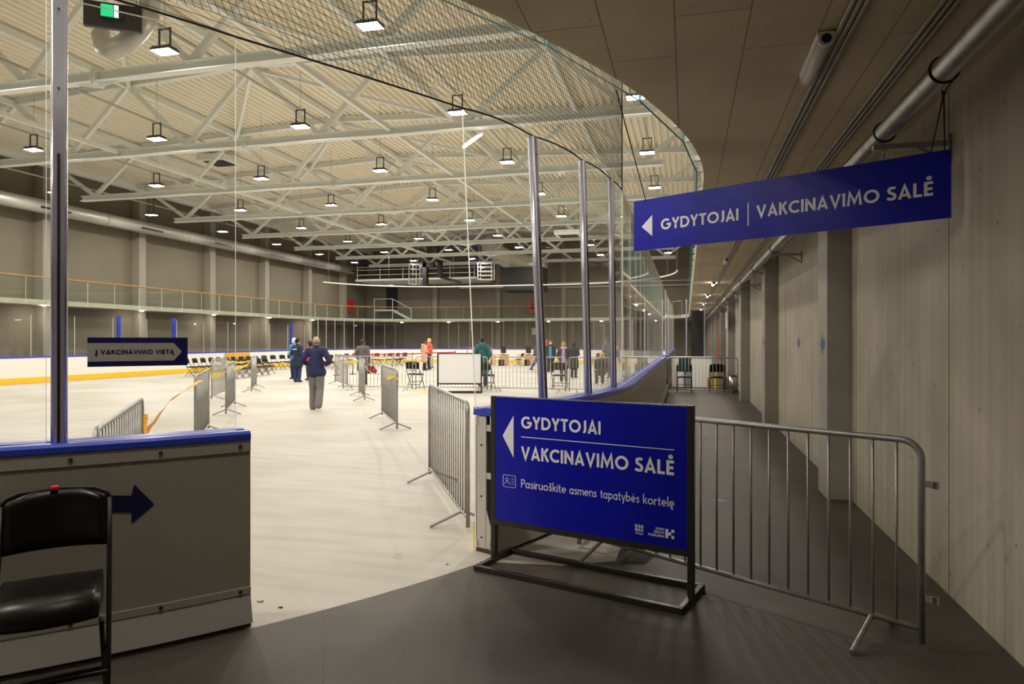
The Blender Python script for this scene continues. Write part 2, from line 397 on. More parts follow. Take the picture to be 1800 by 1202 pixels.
# ------------------------------------------------------------------ lettering drawn as strokes
def arc(cx, cy, rx, ry, a0, a1, n=14):
    return [(cx + rx * math.cos(math.radians(a0 + (a1 - a0) * i / n)), cy + ry * math.sin(math.radians(a0 + (a1 - a0) * i / n))) for i in range(n + 1)]
def glyph(c, W):
    h = W / 2; t = 1 - h
    D = {
        'I': ([[(h, 0), (h, 1)]], W), 'L': ([[(h, 1), (h, h), (.5, h)]], .5),
        'E': ([[(.5, t), (h, t), (h, h), (.5, h)], [(h, .5), (.46, .5)]], .52),
        'T': ([[(0, t), (.62, t)], [(.31, t), (.31, 0)]], .62),
        'A': ([[(.085, 0), (.385, .93), (.685, 0)], [(.2, .27), (.57, .27)]], .77),
        'V': ([[(.085, 1), (.385, .07), (.685, 1)]], .77),
        'M': ([[(.09, 0), (.19, .97), (.5, .22), (.81, .97), (.91, 0)]], 1.0),
        'N': ([[(h, 0), (h, 1)], [(.74 - h, 0), (.74 - h, 1)], [(h, .93), (.74 - h, .07)]], .74),
        'K': ([[(h, 0), (h, 1)], [(.56, 1), (h, .42)], [(.27, .6), (.58, 0)]], .62),
        'Y': ([[(.08, 1), (.35, .45), (.62, 1)], [(.35, .48), (.35, 0)]], .70),
        'C': ([arc(.5, .5, .5 - h, .5 - h, 48, 312)], .82),
        'G': ([arc(.5, .5, .5 - h, .5 - h, 48, 352) + [(.99 - h, .48), (.56, .48)]], .96),
        'D': ([[(h, h), (h, t), (.33, t)] + arc(.33, .5, .5 - h, .5 - h, 90, -90)[1:] + [(h, h)]], .82),
        'O': ([arc(.5, .5, .5 - h, .5 - h, 0, 360, 24)], 1.0),
        'J': ([[(.36 - h, 1), (.36 - h, .27)] + arc(.12, .27, .24 - h, .27 - h, 0, -100, 7)[1:]], .38),
        'S': ([[(.5, .84), (.42, t - .005), (.3, t), (.17, .87), (h + .03, .75), (.16, .6), (.33, .5), (.46, .4), (.52 - h / 3, .27), (.43, .13), (.28, h), (.15, h + .02), (.03, .19)]], .56),
        'U': ([[(h, 1), (h, .33)] + arc(.34, .33, .34 - h, .33 - h, 180, 360)[1:-1] + [(.68 - h, .33), (.68 - h, 1)]], .68),
        'P': ([[(h, 0), (h, t), (.3, t)] + arc(.3, .72, .25 - h / 2, .28 - h, 90, -90, 10)[1:] + [(h, .44 + h)]], .52),
        ' ': ([], .30),
    }
    x = .64; r = x / 2
    lo = {
        'a': ([arc(.3, r, .3 - h, r - h, 0, 360, 20), [(.6 - h, 0), (.6 - h, x)]], .62), 's': ([[(.36, .53), (.26, x - h), (.14, .57), (.1, .47), (.2, .36), (.33, .27), (.36, .16), (.26, h), (.13, h), (.03, .12)]], .42),
        'i': ([[(h, 0), (h, x)], [(h, .80), (h, .80 + W)]], W), 'r': ([[(h, 0), (h, x)], [(h, .42), (.2, .58), (.34, .56)]], .34),
        'u': ([[(h, x), (h, .25)] + arc(.27, .25, .27 - h, .25 - h, 180, 360)[1:-1] + [(.54 - h, .25), (.54 - h, x)], [(.54 - h, .3), (.54 - h, 0)]], .54),
        'o': ([arc(.33, r, .33 - h, r - h, 0, 360, 20)], .66), 'k': ([[(h, 0), (h, 1.05)], [(.44, x), (h, .26)], [(.2, .38), (.46, 0)]], .47),
        't': ([[(.16, .88), (.16, .16), (.22, h), (.32, h)], [(.02, x - h), (.32, x - h)]], .34),
        'e': ([[(h, r), (.6 - h, r)] + arc(.3, r, .3 - h, r - h, 0, 310, 18)], .6),
        'm': ([[(h, 0), (h, x)], [(h, .4)] + arc(.25, .41, .25 - h, .23 - h, 180, 0, 8) + [(.5 - h, 0)], [(.5 - h, .4)] + arc(.69 - h, .41, .25 - h, .23 - h, 180, 0, 8) + [(.94 - 2 * h, 0)]], .88),
        'n': ([[(h, 0), (h, x)], [(h, .4)] + arc(.27, .40, .27 - h, .24 - h, 180, 0, 8) + [(.54 - h, 0)]], .54),
        'p': ([arc(.33, r, .3 - h, r - h, 0, 360, 20), [(.03 + h, x), (.03 + h, -.32)]], .64), 'y': ([[(.05, x), (.29, .06)], [(.52, x), (.2, -.3)]], .55),
        'b': ([arc(.33, r, .3 - h, r - h, 0, 360, 20), [(.03 + h, 0), (.03 + h, 1.05)]], .64), 'l': ([[(h, 0), (h, 1.05)]], W),
        'g': ([arc(.3, r, .3 - h, r - h, 0, 360, 20), [(.6 - h, x), (.6 - h, -.1), (.4, -.3), (.1, -.22)]], .62),
    }
    base = {'Ė': 'E', 'Į': 'I', 'Ą': 'A', 'š': 's', 'ė': 'e', 'ę': 'e'}.get(c, c)
    st, adv = D.get(base) or lo[base]
    st = [list(p) for p in st]
    if c == 'Ė': st.append(arc(.28, 1.24, .06, .06, 0, 360, 10))
    if c == 'Į': st.append([(h, 0), (h - .1, -.14), (h - .02, -.25), (h + .1, -.24)])
    if c == 'Ą': st.append([(.66, 0), (.58, -.13), (.65, -.24), (.77, -.23)])
    if c == 'š': st.append([(.08, .92), (.2, .77), (.32, .92)])
    if c == 'ė': st.append([(.3, .78), (.3, .78 + W)])
    if c == 'ę': st.append([(.34, h), (.28, -.12), (.34, -.22), (.45, -.2)])
    return st, adv
def ribbon(mb, pts, W, f, mi=0):
    k = len(pts); P2 = [Vector((p[0], p[1])) for p in pts]
    cl = (P2[0] - P2[-1]).length < 1e-6
    L, R = [], []
    for i in range(k):
        if cl: a, b = P2[i - 1 if i else k - 2], P2[i + 1 if i < k - 1 else 1]
        else: a, b = P2[max(i - 1, 0)], P2[min(i + 1, k - 1)]
        d1 = (P2[i] - a); d2 = (b - P2[i])
        if d1.length < 1e-9: d1 = d2
        if d2.length < 1e-9: d2 = d1
        d1.normalize(); d2.normalize(); n1 = Vector((-d1.y, d1.x)); n2 = Vector((-d2.y, d2.x))
        n = n1 + n2
        if n.length < 1e-6: n = n1.copy()
        n.normalize(); s = W / 2 / max(0.42, n.dot(n1))
        L.append(P2[i] + n * s); R.append(P2[i] - n * s)
    vs = [f(p.x, p.y) for p in L] + [f(p.x, p.y) for p in R]
    mb.add(vs, [(i, i + 1, k + i + 1, k + i) for i in range(k - 1)], mi)
def text(mb, s, x0, y0, H, f, W=.19, width=None, gap=.10, mi=0):
    adv = sum(glyph(c, W)[1] + gap for c in s) - gap
    sx = width / (adv * H) if width else 1.0
    x = 0
    for c in s:
        st, a = glyph(c, W)
        for line in st:
            ribbon(mb, [(px + x, py) for px, py in line], W, lambda u, v: f(x0 + u * H * sx, y0 + v * H), mi)
        x += a + gap
    return x0 + adv * H * sx

# ================================================================== the setting
XR, XL, YF, YN = 1.69, -30.7, 62.0, -12.0; YS = -5.0      # wall planes
ZS, ZT = 3.36, 3.60                            # balcony slab underside / top
RIDGE = -14.3
def deck_z(x): return 11.15 - 0.045 * abs(x - RIDGE)
def path_arc(c, R, a0, a1, n):
    out = []
    for i in range(n + 1):
        a = math.radians(a0 + (a1 - a0) * i / n); o = Vector((math.cos(a), math.sin(a), 0))
        out.append((Vector((c.x + R * o.x, c.y + R * o.y, 0)), o))
    return out
BX, BL, BY = -0.65, -25.3, 50.0                # outer faces of the boards: corridor side, far long side, far end
C2 = Vector((BX - RB, BY - RB, 0)); C3 = Vector((BL + RB, BY - RB, 0)); C4 = Vector((BL + RB, 8.8, 0))
A_GL, A_GR = -39.2, -25.8                      # gate ends on the near corner

# rink floor (inside the boards) and rubber floor outside
rink = [p for p, o in path_arc(C1, 8.34, -90, 0, 40)] + [p for p, o in path_arc(C2, RB, 0, 90, 16)] + [p for p, o in path_arc(C3, RB, 90, 180, 16)] + [p for p, o in path_arc(C4, 8.34, 180, 270, 16)]
mb = MB(); mb.poly([(p.x, p.y, 0) for p in rink])
tag(mb.build('floor', 'ice'), 'pale worn rink floor without ice inside the boards', 'floor', kind='structure')
mb = MB()
n = len(rink)
cx0, cy0 = -13.0, 29.0
outer = []
for p in rink:                                 # ring of dark rubber around the rink
    dx, dy = p.x - cx0, p.y - cy0
    k = min((XR - cx0) / dx if dx > 1e-6 else 1e9, (XL - cx0) / dx if dx < -1e-6 else 1e9, (YF - cy0) / dy if dy > 1e-6 else 1e9, (YN - cy0) / dy if dy < -1e-6 else 1e9)
    outer.append(Vector((cx0 + dx * k, cy0 + dy * k, 0)))
for i in range(n):
    j = (i + 1) % n; a, b = outer[i], outer[j]
    mb.add([rink[i], rink[j], b, a], [(0, 1, 2, 3)])
    for cxx in (XL, XR):
        for cyy in (YN, YF):
            c = Vector((cxx, cyy, 0))
            if (abs(a.x - cxx) < 1e-3 and abs(b.y - cyy) < 1e-3) or (abs(a.y - cyy) < 1e-3 and abs(b.x - cxx) < 1e-3): mb.add([a, b, c], [(0, 1, 2)])
tag(mb.build('floor', 'rubber'), 'dark grey rubber floor of the corridor around the rink', 'floor', kind='structure')
# bare concrete beside the boards under the standing sign
edge = [p for p, o in path_arc(C1, 8.33, -26.5, -10, 8)]
pts = [(-1.54, 5.02), (-0.905, 5.08), (-0.53, 5.28), (-0.52, 5.95)]
mb = MB(); mb.prism([(x, y) for x, y in pts] + [(p.x, p.y) for p in reversed(edge)], 0.0, 0.004)
tag(mb.build('floor', 'ice'), 'bare pale concrete strip beside the boards under the standing sign', 'floor', kind='structure')

# walls
def wall(name, a, b, z0, z1, m, lab, t=0.2, nrm=(1, 0)):
    mb = MB(); a, b = Vector((*a, 0)), Vector((*b, 0)); o = Vector((*nrm, 0)) * t
    mb.prism([(a.x, a.y), (b.x, b.y), (b.x + o.x, b.y + o.y), (a.x + o.x, a.y + o.y)], z0, z1)
    return tag(mb.build(name, m), lab, 'wall', kind='structure')
wall('wall_right', (XR, YN), (XR, YF), 0, ZS, 'conc_wall', 'raw cast concrete wall along the corridor')
wall('wall_right_upper', (XR, YN), (XR, YF), ZS, 12, 'wall', 'upper hall wall above the corridor balcony')
wall('wall_left', (XL, YN), (XL, YF), 0, 12, 'wall', 'beige hall wall on the long side beyond the rink', nrm=(-1, 0))
wall('wall_far', (XL, YF), (XR, YF), 0, 12, 'wall_far', 'dark beige end wall of the hall beyond the rink', nrm=(0, 1))
wall('wall_near', (XL, YN), (XR, YN), 0, 12, 'wall', 'hall end wall behind the corridor corner', nrm=(0, -1))
# right wall columns
for k in range(9):
    y = 7.89 + 6 * k
    mb = MB(); mb.box((XR - 0.12, y + 0.25, ZS / 2), (0.24, 0.5, ZS))
    tag(mb.build('column', 'conc_col', bevel=0.008), f'concrete wall column in the corridor, {nth(k + 1)} from the hanging sign', 'column', 'corridor wall columns', 'structure')
for k in range(10):
    y = 2.4 + 6 * k
    mb = MB(); mb.box((XL + 0.25, y + 0.25, 5.2), (0.5, 0.5, 10.4))
    tag(mb.build('column', 'col_light'), f'pale wall column on the long beige wall, {nth(k + 1)} from its near end', 'column', 'columns of the long beige wall', 'structure')
for k, x in enumerate((-23.4, -17.1, -10.9, -4.9)):
    mb = MB(); mb.box((x, YF - 0.2, 5.3), (0.45, 0.4, 10.6))
    tag(mb.build('column', 'col_light'), f'pale column on the end wall, {nth(k + 1)} from the dark door', 'column', 'end wall columns', 'structure')

# balcony slab ring with rounded inner corners
SX, SL, SY = 0.17, -29.2, 57.3; RS = 7.72
CS1 = Vector((SX - RS, 7.36, 0)); SN = 7.36 - RS
slab_in = path_arc(CS1, RS, -90, 0, 40) + path_arc(Vector((SX - RS, SY - RS, 0)), RS, 0, 90, 20) + path_arc(Vector((SL + RS, SY - RS, 0)), RS, 90, 180, 20) + path_arc(Vector((SL + RS, 7.36, 0)), RS, 180, 270, 20)
cx0, cy0 = -14.3, 29.0
so = []
for p, o in slab_in:
    dx, dy = p.x - cx0, p.y - cy0
    k = min((XR - cx0) / dx if dx > 1e-6 else 1e9, (XL - cx0) / dx if dx < -1e-6 else 1e9, (YF - cy0) / dy if dy > 1e-6 else 1e9, (YS - cy0) / dy if dy < -1e-6 else 1e9)
    so.append(Vector((cx0 + dx * k, cy0 + dy * k, 0)))
mb = MB(); n = len(slab_in)
def slabface(pts): 
    mb.add([(p.x, p.y, ZS) for p in pts], [tuple(range(len(pts)))], 0); mb.add([(p.x, p.y, ZT) for p in pts], [tuple(range(len(pts)))], 1)
for i in range(n):
    j = (i + 1) % n; a, b = slab_in[i][0], slab_in[j][0]; c, d = so[j], so[i]
    slabface([a, b, c, d])
    mb.add([(a.x, a.y, ZS), (b.x, b.y, ZS), (b.x, b.y, ZT), (a.x, a.y, ZT)], [(0, 1, 2, 3)], 1)
    for cxx in (XL, XR):
        for cyy in (YS, YF):
            if (abs(c.x - cxx) < 1e-3 and abs(d.y - cyy) < 1e-3) or (abs(c.y - cyy) < 1e-3 and abs(d.x - cxx) < 1e-3): slabface([d, c, Vector((cxx, cyy, 0))])
tag(mb.build('ceiling', ['conc_ceil', 'slab_edge']), 'concrete balcony slab with a curved edge, ceiling of the corridor', 'ceiling', kind='structure')

# trapezoidal roof sheeting, ribs along the hall
mb = MB(); prof = []; x = XL - 0.2
while x < XR + 0.2:
    for dx, dz in ((0, 0), (0.12, 0), (0.16, 0.14), (0.24, 0.14)): prof.append((x + dx, deck_z(x + dx) + dz))
    x += 0.28
vs = [(x, YN - 0.2, z) for x, z in prof] + [(x, YF + 0.2, z) for x, z in prof]; k = len(prof)
mb.add(vs, [(i, i + 1, k + i + 1, k + i) for i in range(k - 1)])
tag(mb.build('ceiling', 'deck'), 'pale ribbed steel roof sheeting high above the rink', 'ceiling', kind='structure')
mb = MB(); mb.box((XL + 0.55, 25.0, 10.28), (0.3, 73.8, 0.3))
tag(mb.build('beam', 'steel_white'), 'pale eaves beam along the top of the long beige wall', 'beam', kind='structure')

# roof trusses
XB = [-26.85, -21.8, -16.75, -11.7, -6.65, -1.6]; XT = [-29.6, -24.3, -19.25, -14.2, -9.2, -4.1, 1.0]
ZC = 8.35
def truss(k, y):
    t = thing('roof_truss', f'pale grey steel roof truss, {nth(k)} from the corridor corner', 'roof truss', (RIDGE, y, ZC), group='roof trusses')
    o = Vector((RIDGE, y, ZC))
    V = lambda x, z: Vector((x, y, z)) - o
    MB().hbeam(V(-27.6, ZC), V(-0.85, ZC), 0.26, 0.24).build('bottom_chord', 'steel_white', t)
    mb = MB()
    for a, b in ((XL + 0.1, RIDGE), (RIDGE, XR - 0.05)): mb.hbeam(V(a, deck_z(a) - 0.13), V(b, deck_z(b) - 0.13), 0.22, 0.22)
    mb.build('top_chord', 'steel_white', t)
    for i, xb in enumerate(XB):
        for xt in (XT[i], XT[i + 1]):
            MB().bar(V(xb, ZC + 0.1), V(xt, deck_z(xt) - 0.2), 0.15, 0.15, up=(0, 1, 0)).build('diagonal', 'steel_white', t)
    mb = MB(); mb.box(V(RIDGE - 0.18, ZC), (0.03, 0.34, 0.44)); mb.box(V(RIDGE - 0.12, ZC), (0.03, 0.34, 0.44))
    for s in (-1, 1): mb.add([V(RIDGE - 0.15 + s * 0.02, ZC - 0.12), V(RIDGE - 0.15 + s * 0.75, ZC - 0.12), V(RIDGE - 0.15 + s * 0.02, ZC - 0.26), V(RIDGE - 0.15 + s * 0.02, ZC - 0.12) + Vector((0, .02, 0)), V(RIDGE - 0.15 + s * 0.75, ZC - 0.12) + Vector((0, .02, 0)), V(RIDGE - 0.15 + s * 0.02, ZC - 0.26) + Vector((0, .02, 0))], [(0, 1, 2), (3, 4, 5), (0, 1, 4, 3), (1, 2, 5, 4), (2, 0, 3, 5)])
    mb.build('splice_plate', 'steel_white', t)
    return t
t0 = truss(1, 8.15); kids = [c for c in COL.objects if c.parent == t0]
YT = [8.15 + 6 * k for k in range(9)]
for k in range(1, 9): dup(t0, (RIDGE, YT[k], ZC), 0, f'pale grey steel roof truss, {nth(k + 1)} from the corridor corner', 'roof trusses', kids)
# ties and braces between the trusses
for k, x in enumerate((-19.65, -9.15)):
    mb = MB(); mb.bar((x, 8.15, ZC + 0.06), (x, YT[-1], ZC + 0.06), 0.13, 0.13)
    tag(mb.build('tie_beam', 'steel_white'), f'long lower roof tie running along the hall, {"beyond" if k == 0 else "before"} the ridge', 'roof tie', 'lower roof ties', 'structure')
for k, x in enumerate(XT[1:6]):
    mb = MB(); mb.bar((x, 2, deck_z(x) - 0.2), (x, YF, deck_z(x) - 0.2), 0.15, 0.18)
    tag(mb.build('tie_beam', 'steel_white'), f'upper roof tie under the sheeting, {nth(k + 1)} from the long beige wall', 'roof tie', 'upper roof ties', 'structure')
for k in range(8):
    for s in (1, -1):
        a, b = (-14.2, YT[k]), (-14.2 + s * 5.0, YT[k + 1])
        mb = MB(); mb.bar((*a, deck_z(a[0]) - 0.28), (*b, deck_z(b[0]) - 0.28), 0.12, 0.12)
        tag(mb.build('roof_brace', 'steel_white'), f'slanted roof brace in the {nth(k + 1)} truss bay, on the {"corridor" if s > 0 else "beige wall"} side', 'roof brace', 'roof braces', 'structure')

# lamp rows: tray, floodlight on a yoke
ROWX = [-27.4, -22.0, -16.9, -11.6, -6.47, -1.35]
for k, x in enumerate(ROWX):
    t = thing('lamp_tray', f'thin cable tray carrying the {nth(k + 1)} floodlight row from the beige wall', 'cable tray', (x, 0, 8.86), group='floodlight cable trays')
    MB().bar((0, YN + .1, 0), (0, YT[-1], 0), 0.07, 0.05).build('rail', 'duct', t)
    for j in range(12): MB().tube([(0, YN + 2.48 + 5.68 * j, .02), (0, YN + 2.48 + 5.68 * j, deck_z(x) - 8.86 + .02)], .009, 5).build('hanger', 'duct', t)
def lamp0():
    t = thing('floodlight', 'x', 'floodlight', group='roof floodlights')
    mb = MB(); mb.box((0, 0, 0.045), (0.50, 0.36, 0.06)); 
    for i in range(8): mb.box((-0.21 + 0.06 * i, 0, 0.095), (0.012, 0.30, 0.05))
    mb.build('housing', 'lamp_body', t)
    mb = MB(); mb.poly([(-.24, -.17, .0149), (.24, -.17, .0149), (.24, .17, .0149), (-.24, .17, .0149)]); mb.build('diffuser', 'lamp_on', t)
    mb = MB()
    for s in (-1, 1): mb.box((s * 0.15, 0, 0.315), (0.03, 0.035, 0.49))
    mb.box((0, 0, 0.54), (0.33, 0.035, 0.03)); mb.build('yoke', 'lamp_body', t)
    return t
L0 = lamp0(); kids = [c for c in COL.objects if c.parent == L0]
first = True
for r, x in enumerate(ROWX):
    for k in (-4, -3, -2, 0, 1, 2, 3, 4, 5, 6, 7):  # negative steps are unseen lamps, added to brighten the foreground
        lab = f'lit square floodlight under the roof, {nth(k + 5 if k < 0 else k + 4)} along the {nth(r + 1)} row from the beige wall'
        loc = (x, 13.2 + 5.68 * k, 8.30)
        if first: L0.location = loc; L0['label'] = lab; first = False
        else: dup(L0, loc, 0, lab, 'roof floodlights', kids)

# round ventilation duct along the long wall, with slot outlets
t = thing('ventilation_duct', 'large round ventilation duct along the top of the long beige wall', 'duct', (-29.6, 0, 8.05))
mb = MB(); mb.tube([(0, -6, 0), (0, 56.8, 0)], 0.33, 20); mb.build('pipe', 'duct', t)
for k in range(9): mb = MB(); mb.box((0.325, 8 + 6.1 * k, -0.1), (0.04, 1.6, 0.10)); mb.build('slot_outlet', 'black', t)
for k in range(9): mb = MB(); mb.tube([(0, 5 + 6.1 * k, 0), (0, 5.08 + 6.1 * k, 0)], 0.35, 20); mb.build('clamp_ring', 'duct', t)

# small soffit lamps under the far balcony
for k in range(8):
    mb = MB(); mb.prism([(-29.55 + .09 * math.cos(a * pi / 6), 7.9 + 6 * k + .09 * math.sin(a * pi / 6)) for a in range(12)], ZS - 0.035, ZS - 0.001)
    tag(mb.build('ceiling_lamp', 'lamp_on3'), f'small lit lamp under the long balcony, {nth(k + 1)} from the near end', 'ceiling lamp', 'balcony soffit lamps')

for k in range(6):
    mb = MB(); mb.prism([(-25.5 + 4.6 * k + .09 * math.cos(a * pi / 6), 58.6 + .09 * math.sin(a * pi / 6)) for a in range(12)], ZS - 0.035, ZS - 0.001)
    tag(mb.build('ceiling_lamp', 'lamp_on3'), f'small lit lamp under the end balcony, {nth(k + 1)} from the long beige wall', 'ceiling lamp', 'end balcony soffit lamps')
# ------------------------------------------------------------------ dasher boards
def board_run(label, path, HB, bolts=0, ends=(), skirt=True, group=None):
    p0 = path[0][0]
    t = thing('dasher_board', label, 'rink board', (p0.x, p0.y, 0), group=group)
    loc = [(p - Vector((p0.x, p0.y, 0)), o) for p, o in path]
    MB().sweep(loc, [(-.205, 0.004), (-.19, 0.004), (-.19, HB - .07), (-.205, HB - .07)]).build('inner_facing', 'board_white', t)
    MB().sweep(loc, [(-.218, 0.005), (-.206, 0.005), (-.206, .235), (-.218, .235)]).build('kick_plate', 'yellow_kick', t)
    MB().sweep(loc, [(-.015, .225), (0, .225), (0, HB - .12), (-.015, HB - .12)]).build('outer_sheet', 'board_grey', t)
    mb = MB()
    for a in (-.19, -.04): mb.sweep(loc, [(a, HB - .14), (a + .03, HB - .14), (a + .03, HB - .065), (a, HB - .065)]); mb.sweep(loc, [(a, .03), (a + .03, .03), (a + .03, .10), (a, .10)])
    mb.build('frame_rail', 'alu', t)
    MB().sweep(loc, [(-.22, HB - .064), (-.02, HB - .064), (.012, HB - .045), (.012, HB - .015), (-.005, HB), (-.075, HB), (-.08, HB - .012), (-.13, HB - .012), (-.135, HB), (-.215, HB)]).build('cap_rail', 'blue_cap', t)
    st = MB().sweep(loc, [(-.016, HB - .119), (.006, HB - .119), (.006, HB - .050), (-.016, HB - .050)]).build('top_strip', 'board_strip', t)
    MB().sweep(loc, [(-.01, .196), (.010, .196), (.010, .236), (-.01, .236)]).build('bottom_strip', 'board_strip', t)
    if skirt: MB().sweep(loc, [(-.012, .205), (.002, .205), (.05, .035), (.038, .035)]).build('skirt', 'board_skirt', t); MB().sweep(loc, [(-.19, .003), (.012, .003), (.012, .034), (-.19, .034)]).build('base_plate', 'rub_bolt', t)
    if bolts:
        acc = 0.0; nxt = 0.06
        for i in range(len(loc) - 1):
            a, b = loc[i][0], loc[i + 1][0]; seg = (b - a).length
            while nxt <= acc + seg:
                q = a + (b - a) * ((nxt - acc) / seg); o = loc[i][1]
                for z in (HB - .085, .217):
                    c = q + o * (0.006 if z > .5 else 0.010) + Vector((0, 0, z)); MB().tube([c, c + o * 0.006], 0.011, 8).build('bolt', 'rub_bolt', t)
                nxt += bolts
            acc += seg
    for e in ends:      # aluminium end frame, seen at the gate
        p, o = loc[e]; dr = (loc[1][0] - loc[0][0]).normalized() * (1 if e == 0 else -1)
        mb = MB()
        for a, w_ in ((-.13, .10), (-.012, .014)):
            mb.bar(p + o * a + Vector((0, 0, .04)) + dr * .003, p + o * a + Vector((0, 0, HB - .07)) + dr * .003, w_, .012, up=o) if False else mb.prism([(p.x + o.x * (a - w_ / 2), p.y + o.y * (a - w_ / 2)), (p.x + o.x * (a + w_ / 2), p.y + o.y * (a + w_ / 2)), (p.x + o.x * (a + w_ / 2) + dr.x * .02, p.y + o.y * (a + w_ / 2) + dr.y * .02), (p.x + o.x * (a - w_ / 2) + dr.x * .02, p.y + o.y * (a - w_ / 2) + dr.y * .02)], .036, HB - .07)
        for z in (.14, .62, 1.0):
            mb.bar(p + o * -.08 + Vector((0, 0, z)) + dr * .01, p + o * -.01 + Vector((0, 0, z)) + dr * .01, .014, .05)
        # gusset at the foot
        q = [p + o * a + Vector((0, 0, z)) for a, z in ((-.09, .34), (-.075, .34), (.035, .04), (-.09, .04))]
        mb.add(q + [k + dr * .015 for k in q], [(0, 1, 2, 3), (7, 6, 5, 4), (0, 4, 5, 1), (1, 5, 6, 2), (2, 6, 7, 3), (3, 7, 4, 0)])
        mb.build('end_frame', 'alu', t)
        mb = MB()
        for z in (.12, .45, .86): c = p + o * -.13 + Vector((0, 0, z)) - dr * .002; mb.tube([c, c - dr * .004], .008, 8)
        mb.build('bolt', 'rub_bolt', t)
    return t
HN, HF = 1.16, 1.07
board_run('tall rink board with a navy arrow, in front of the black folding chair', path_arc(C1, RB, A_GL, -64, 14), HN, bolts=0.42, ends=(0,))
board_run('curved rink board running from the gate along the corridor', path_arc(C1, RB, A_GR, 0, 24) + [(Vector((BX, y, 0)), Vector((1, 0, 0))) for y in (12, 16, 20, 23.4)], HN, ends=(0,))
board_run('rink board beyond the corridor barrier, continuing along the corridor', [(Vector((BX, y, 0)), Vector((1, 0, 0))) for y in (25.0, 30, 36)] + path_arc(C2, RB, 0, 4, 2), HN)
board_run('white end board with yellow kick strip across the end of the rink', path_arc(C2, RB, 4.2, 90, 24) + path_arc(C3, RB, 90, 176, 24), HF, skirt=False)
board_run('white side board with yellow kick strip along the far long side', [(Vector((BL, y, 0)), Vector((-1, 0, 0))) for y in (42.2, 36, 30, 24, 18, 12, 8.8)] + path_arc(C4, RB, 180, 205, 8)[1:], HF, skirt=False)
# orange panel on the far long side
mb = MB(); a, b = G(418, 661), G(449, 660); mb.box((BL + .24, 34.2, .72), (.03, 2.2, .56))
tag(mb.build('advert_panel', 'orange'), 'plain orange panel leaning on the white side board behind the chair row', 'panel')
mb = MB(); mb.box((BL - .08, 17.0, HF + .10), (.10, 2.6, .18))
tag(mb.build('bench_bar', 'blue_cap', bevel=0.01), 'blue bar on top of the white side board, beyond the clear post', 'bar')
for k, px in enumerate((211, 308, 514)):
    u = (px - 900) / 1200; d = BL / (u * CT - ST); y = d * (CT + u * ST)
    mb = MB(); mb.box((BL - .08, y, (HF + 2.82) / 2), (.12, .14, 2.82 - HF))
    tag(mb.build('bench_post', 'blue_cap', bevel=0.01), ['tall blue post on the side board above the arrow sign, first of two', 'tall blue post on the side board above the arrow sign tip', 'tall blue post on the side board behind the navy uniformed person'][k], 'post')

# ------------------------------------------------------------------ clear panes and posts
ZG = 3.52
def pane(name, label, a, b, z0, z1, ta=(0, 0), tb=(0, 0), group=None, th=.012, edge='glass_edge'):
    a, b = Vector(a), Vector(b); d = (b - a).normalized(); nn = Vector((-d.y, d.x, 0)) * th / 2; up = Vector((0, 0, 1))
    A, B = a + Vector((*ta, 0)), b + Vector((*tb, 0))
    o = Vector((a.x, a.y, 0)); vs = []
    for p, z in ((a, z0), (b, z0), (B, z1), (A, z1)):
        for s in (-1, 1): q = p + nn * s - o; vs.append((q.x, q.y, z))
    mb = MB(); mb.add(vs, [(0, 2, 4, 6), (7, 5, 3, 1)], 0); mb.add(vs, [(0, 1, 3, 2), (2, 3, 5, 4), (4, 5, 7, 6), (6, 7, 1, 0)], 1)
    ob = mb.build(name, ['glass', edge] if name == 'rink_glass' else ['rail_glass', edge]); ob.location = o
    if label: tag(ob, label, 'glass', group)
    return ob
def post(label, p, z0, z1, t=(0, 0), w_=.075, group=None):
    o = thing('glass_post', label, 'post', (p.x, p.y, z0), group=group)
    H = z1 - z0; top = Vector((t[0], t[1], H)); dirv = (p - C1); dirv.z = 0; dirv.normalize(); tan = Vector((-dirv.y, dirv.x, 0))
    mb = MB()
    for s in (-.5, .5): mb.tube([tan * (w_ * .5 * s), top + tan * (w_ * .5 * s)], w_ * .27, 14)
    mb.bar(Vector((0, 0, 0)), top, w_ * .8, .05, up=tan)
    mb.build('profile', 'post_metal', o)
    mb = MB(); mb.bar(dirv * .03, dirv * .03 + top * .62, .016, .012, up=tan); mb.build('reflection_strip', 'black', o)  # black strip stands in for the dark reflection low on the post
    mb = MB()
    for k in range(6): c = dirv * .036 + top * (.08 + .17 * k); mb.tube([c, c + dirv * .006], .006, 6)
    mb.build('bolt', 'rub_bolt', o)
    return o
RG = RB - .1
def cpos(px): return CIRC(px, RG)
def lean(k): return (-.097 * k, -.025 * k)
# left of the gate
pl = cpos(104); e1 = cpos(414)
post('tall polished post standing on the board beside the blue arrow sign', pl, HN, ZG + .1)
tn = Vector((-(pl - C1).y, (pl - C1).x, 0)).normalized()
pane('rink_glass', 'clear pane with the blue arrow sign, ending in a pale edge beside the gate', pl + tn * .03, e1, HN, ZG, th=.018)
q = [p for p, o in path_arc(C1, RG, math.degrees(math.atan2(pl.y - C1.y, pl.x - C1.x)) - .4, -64, 1)]
pane('rink_glass', 'clear pane beyond the tall polished post, above the black folding chair', q[0], q[1], HN, ZG)
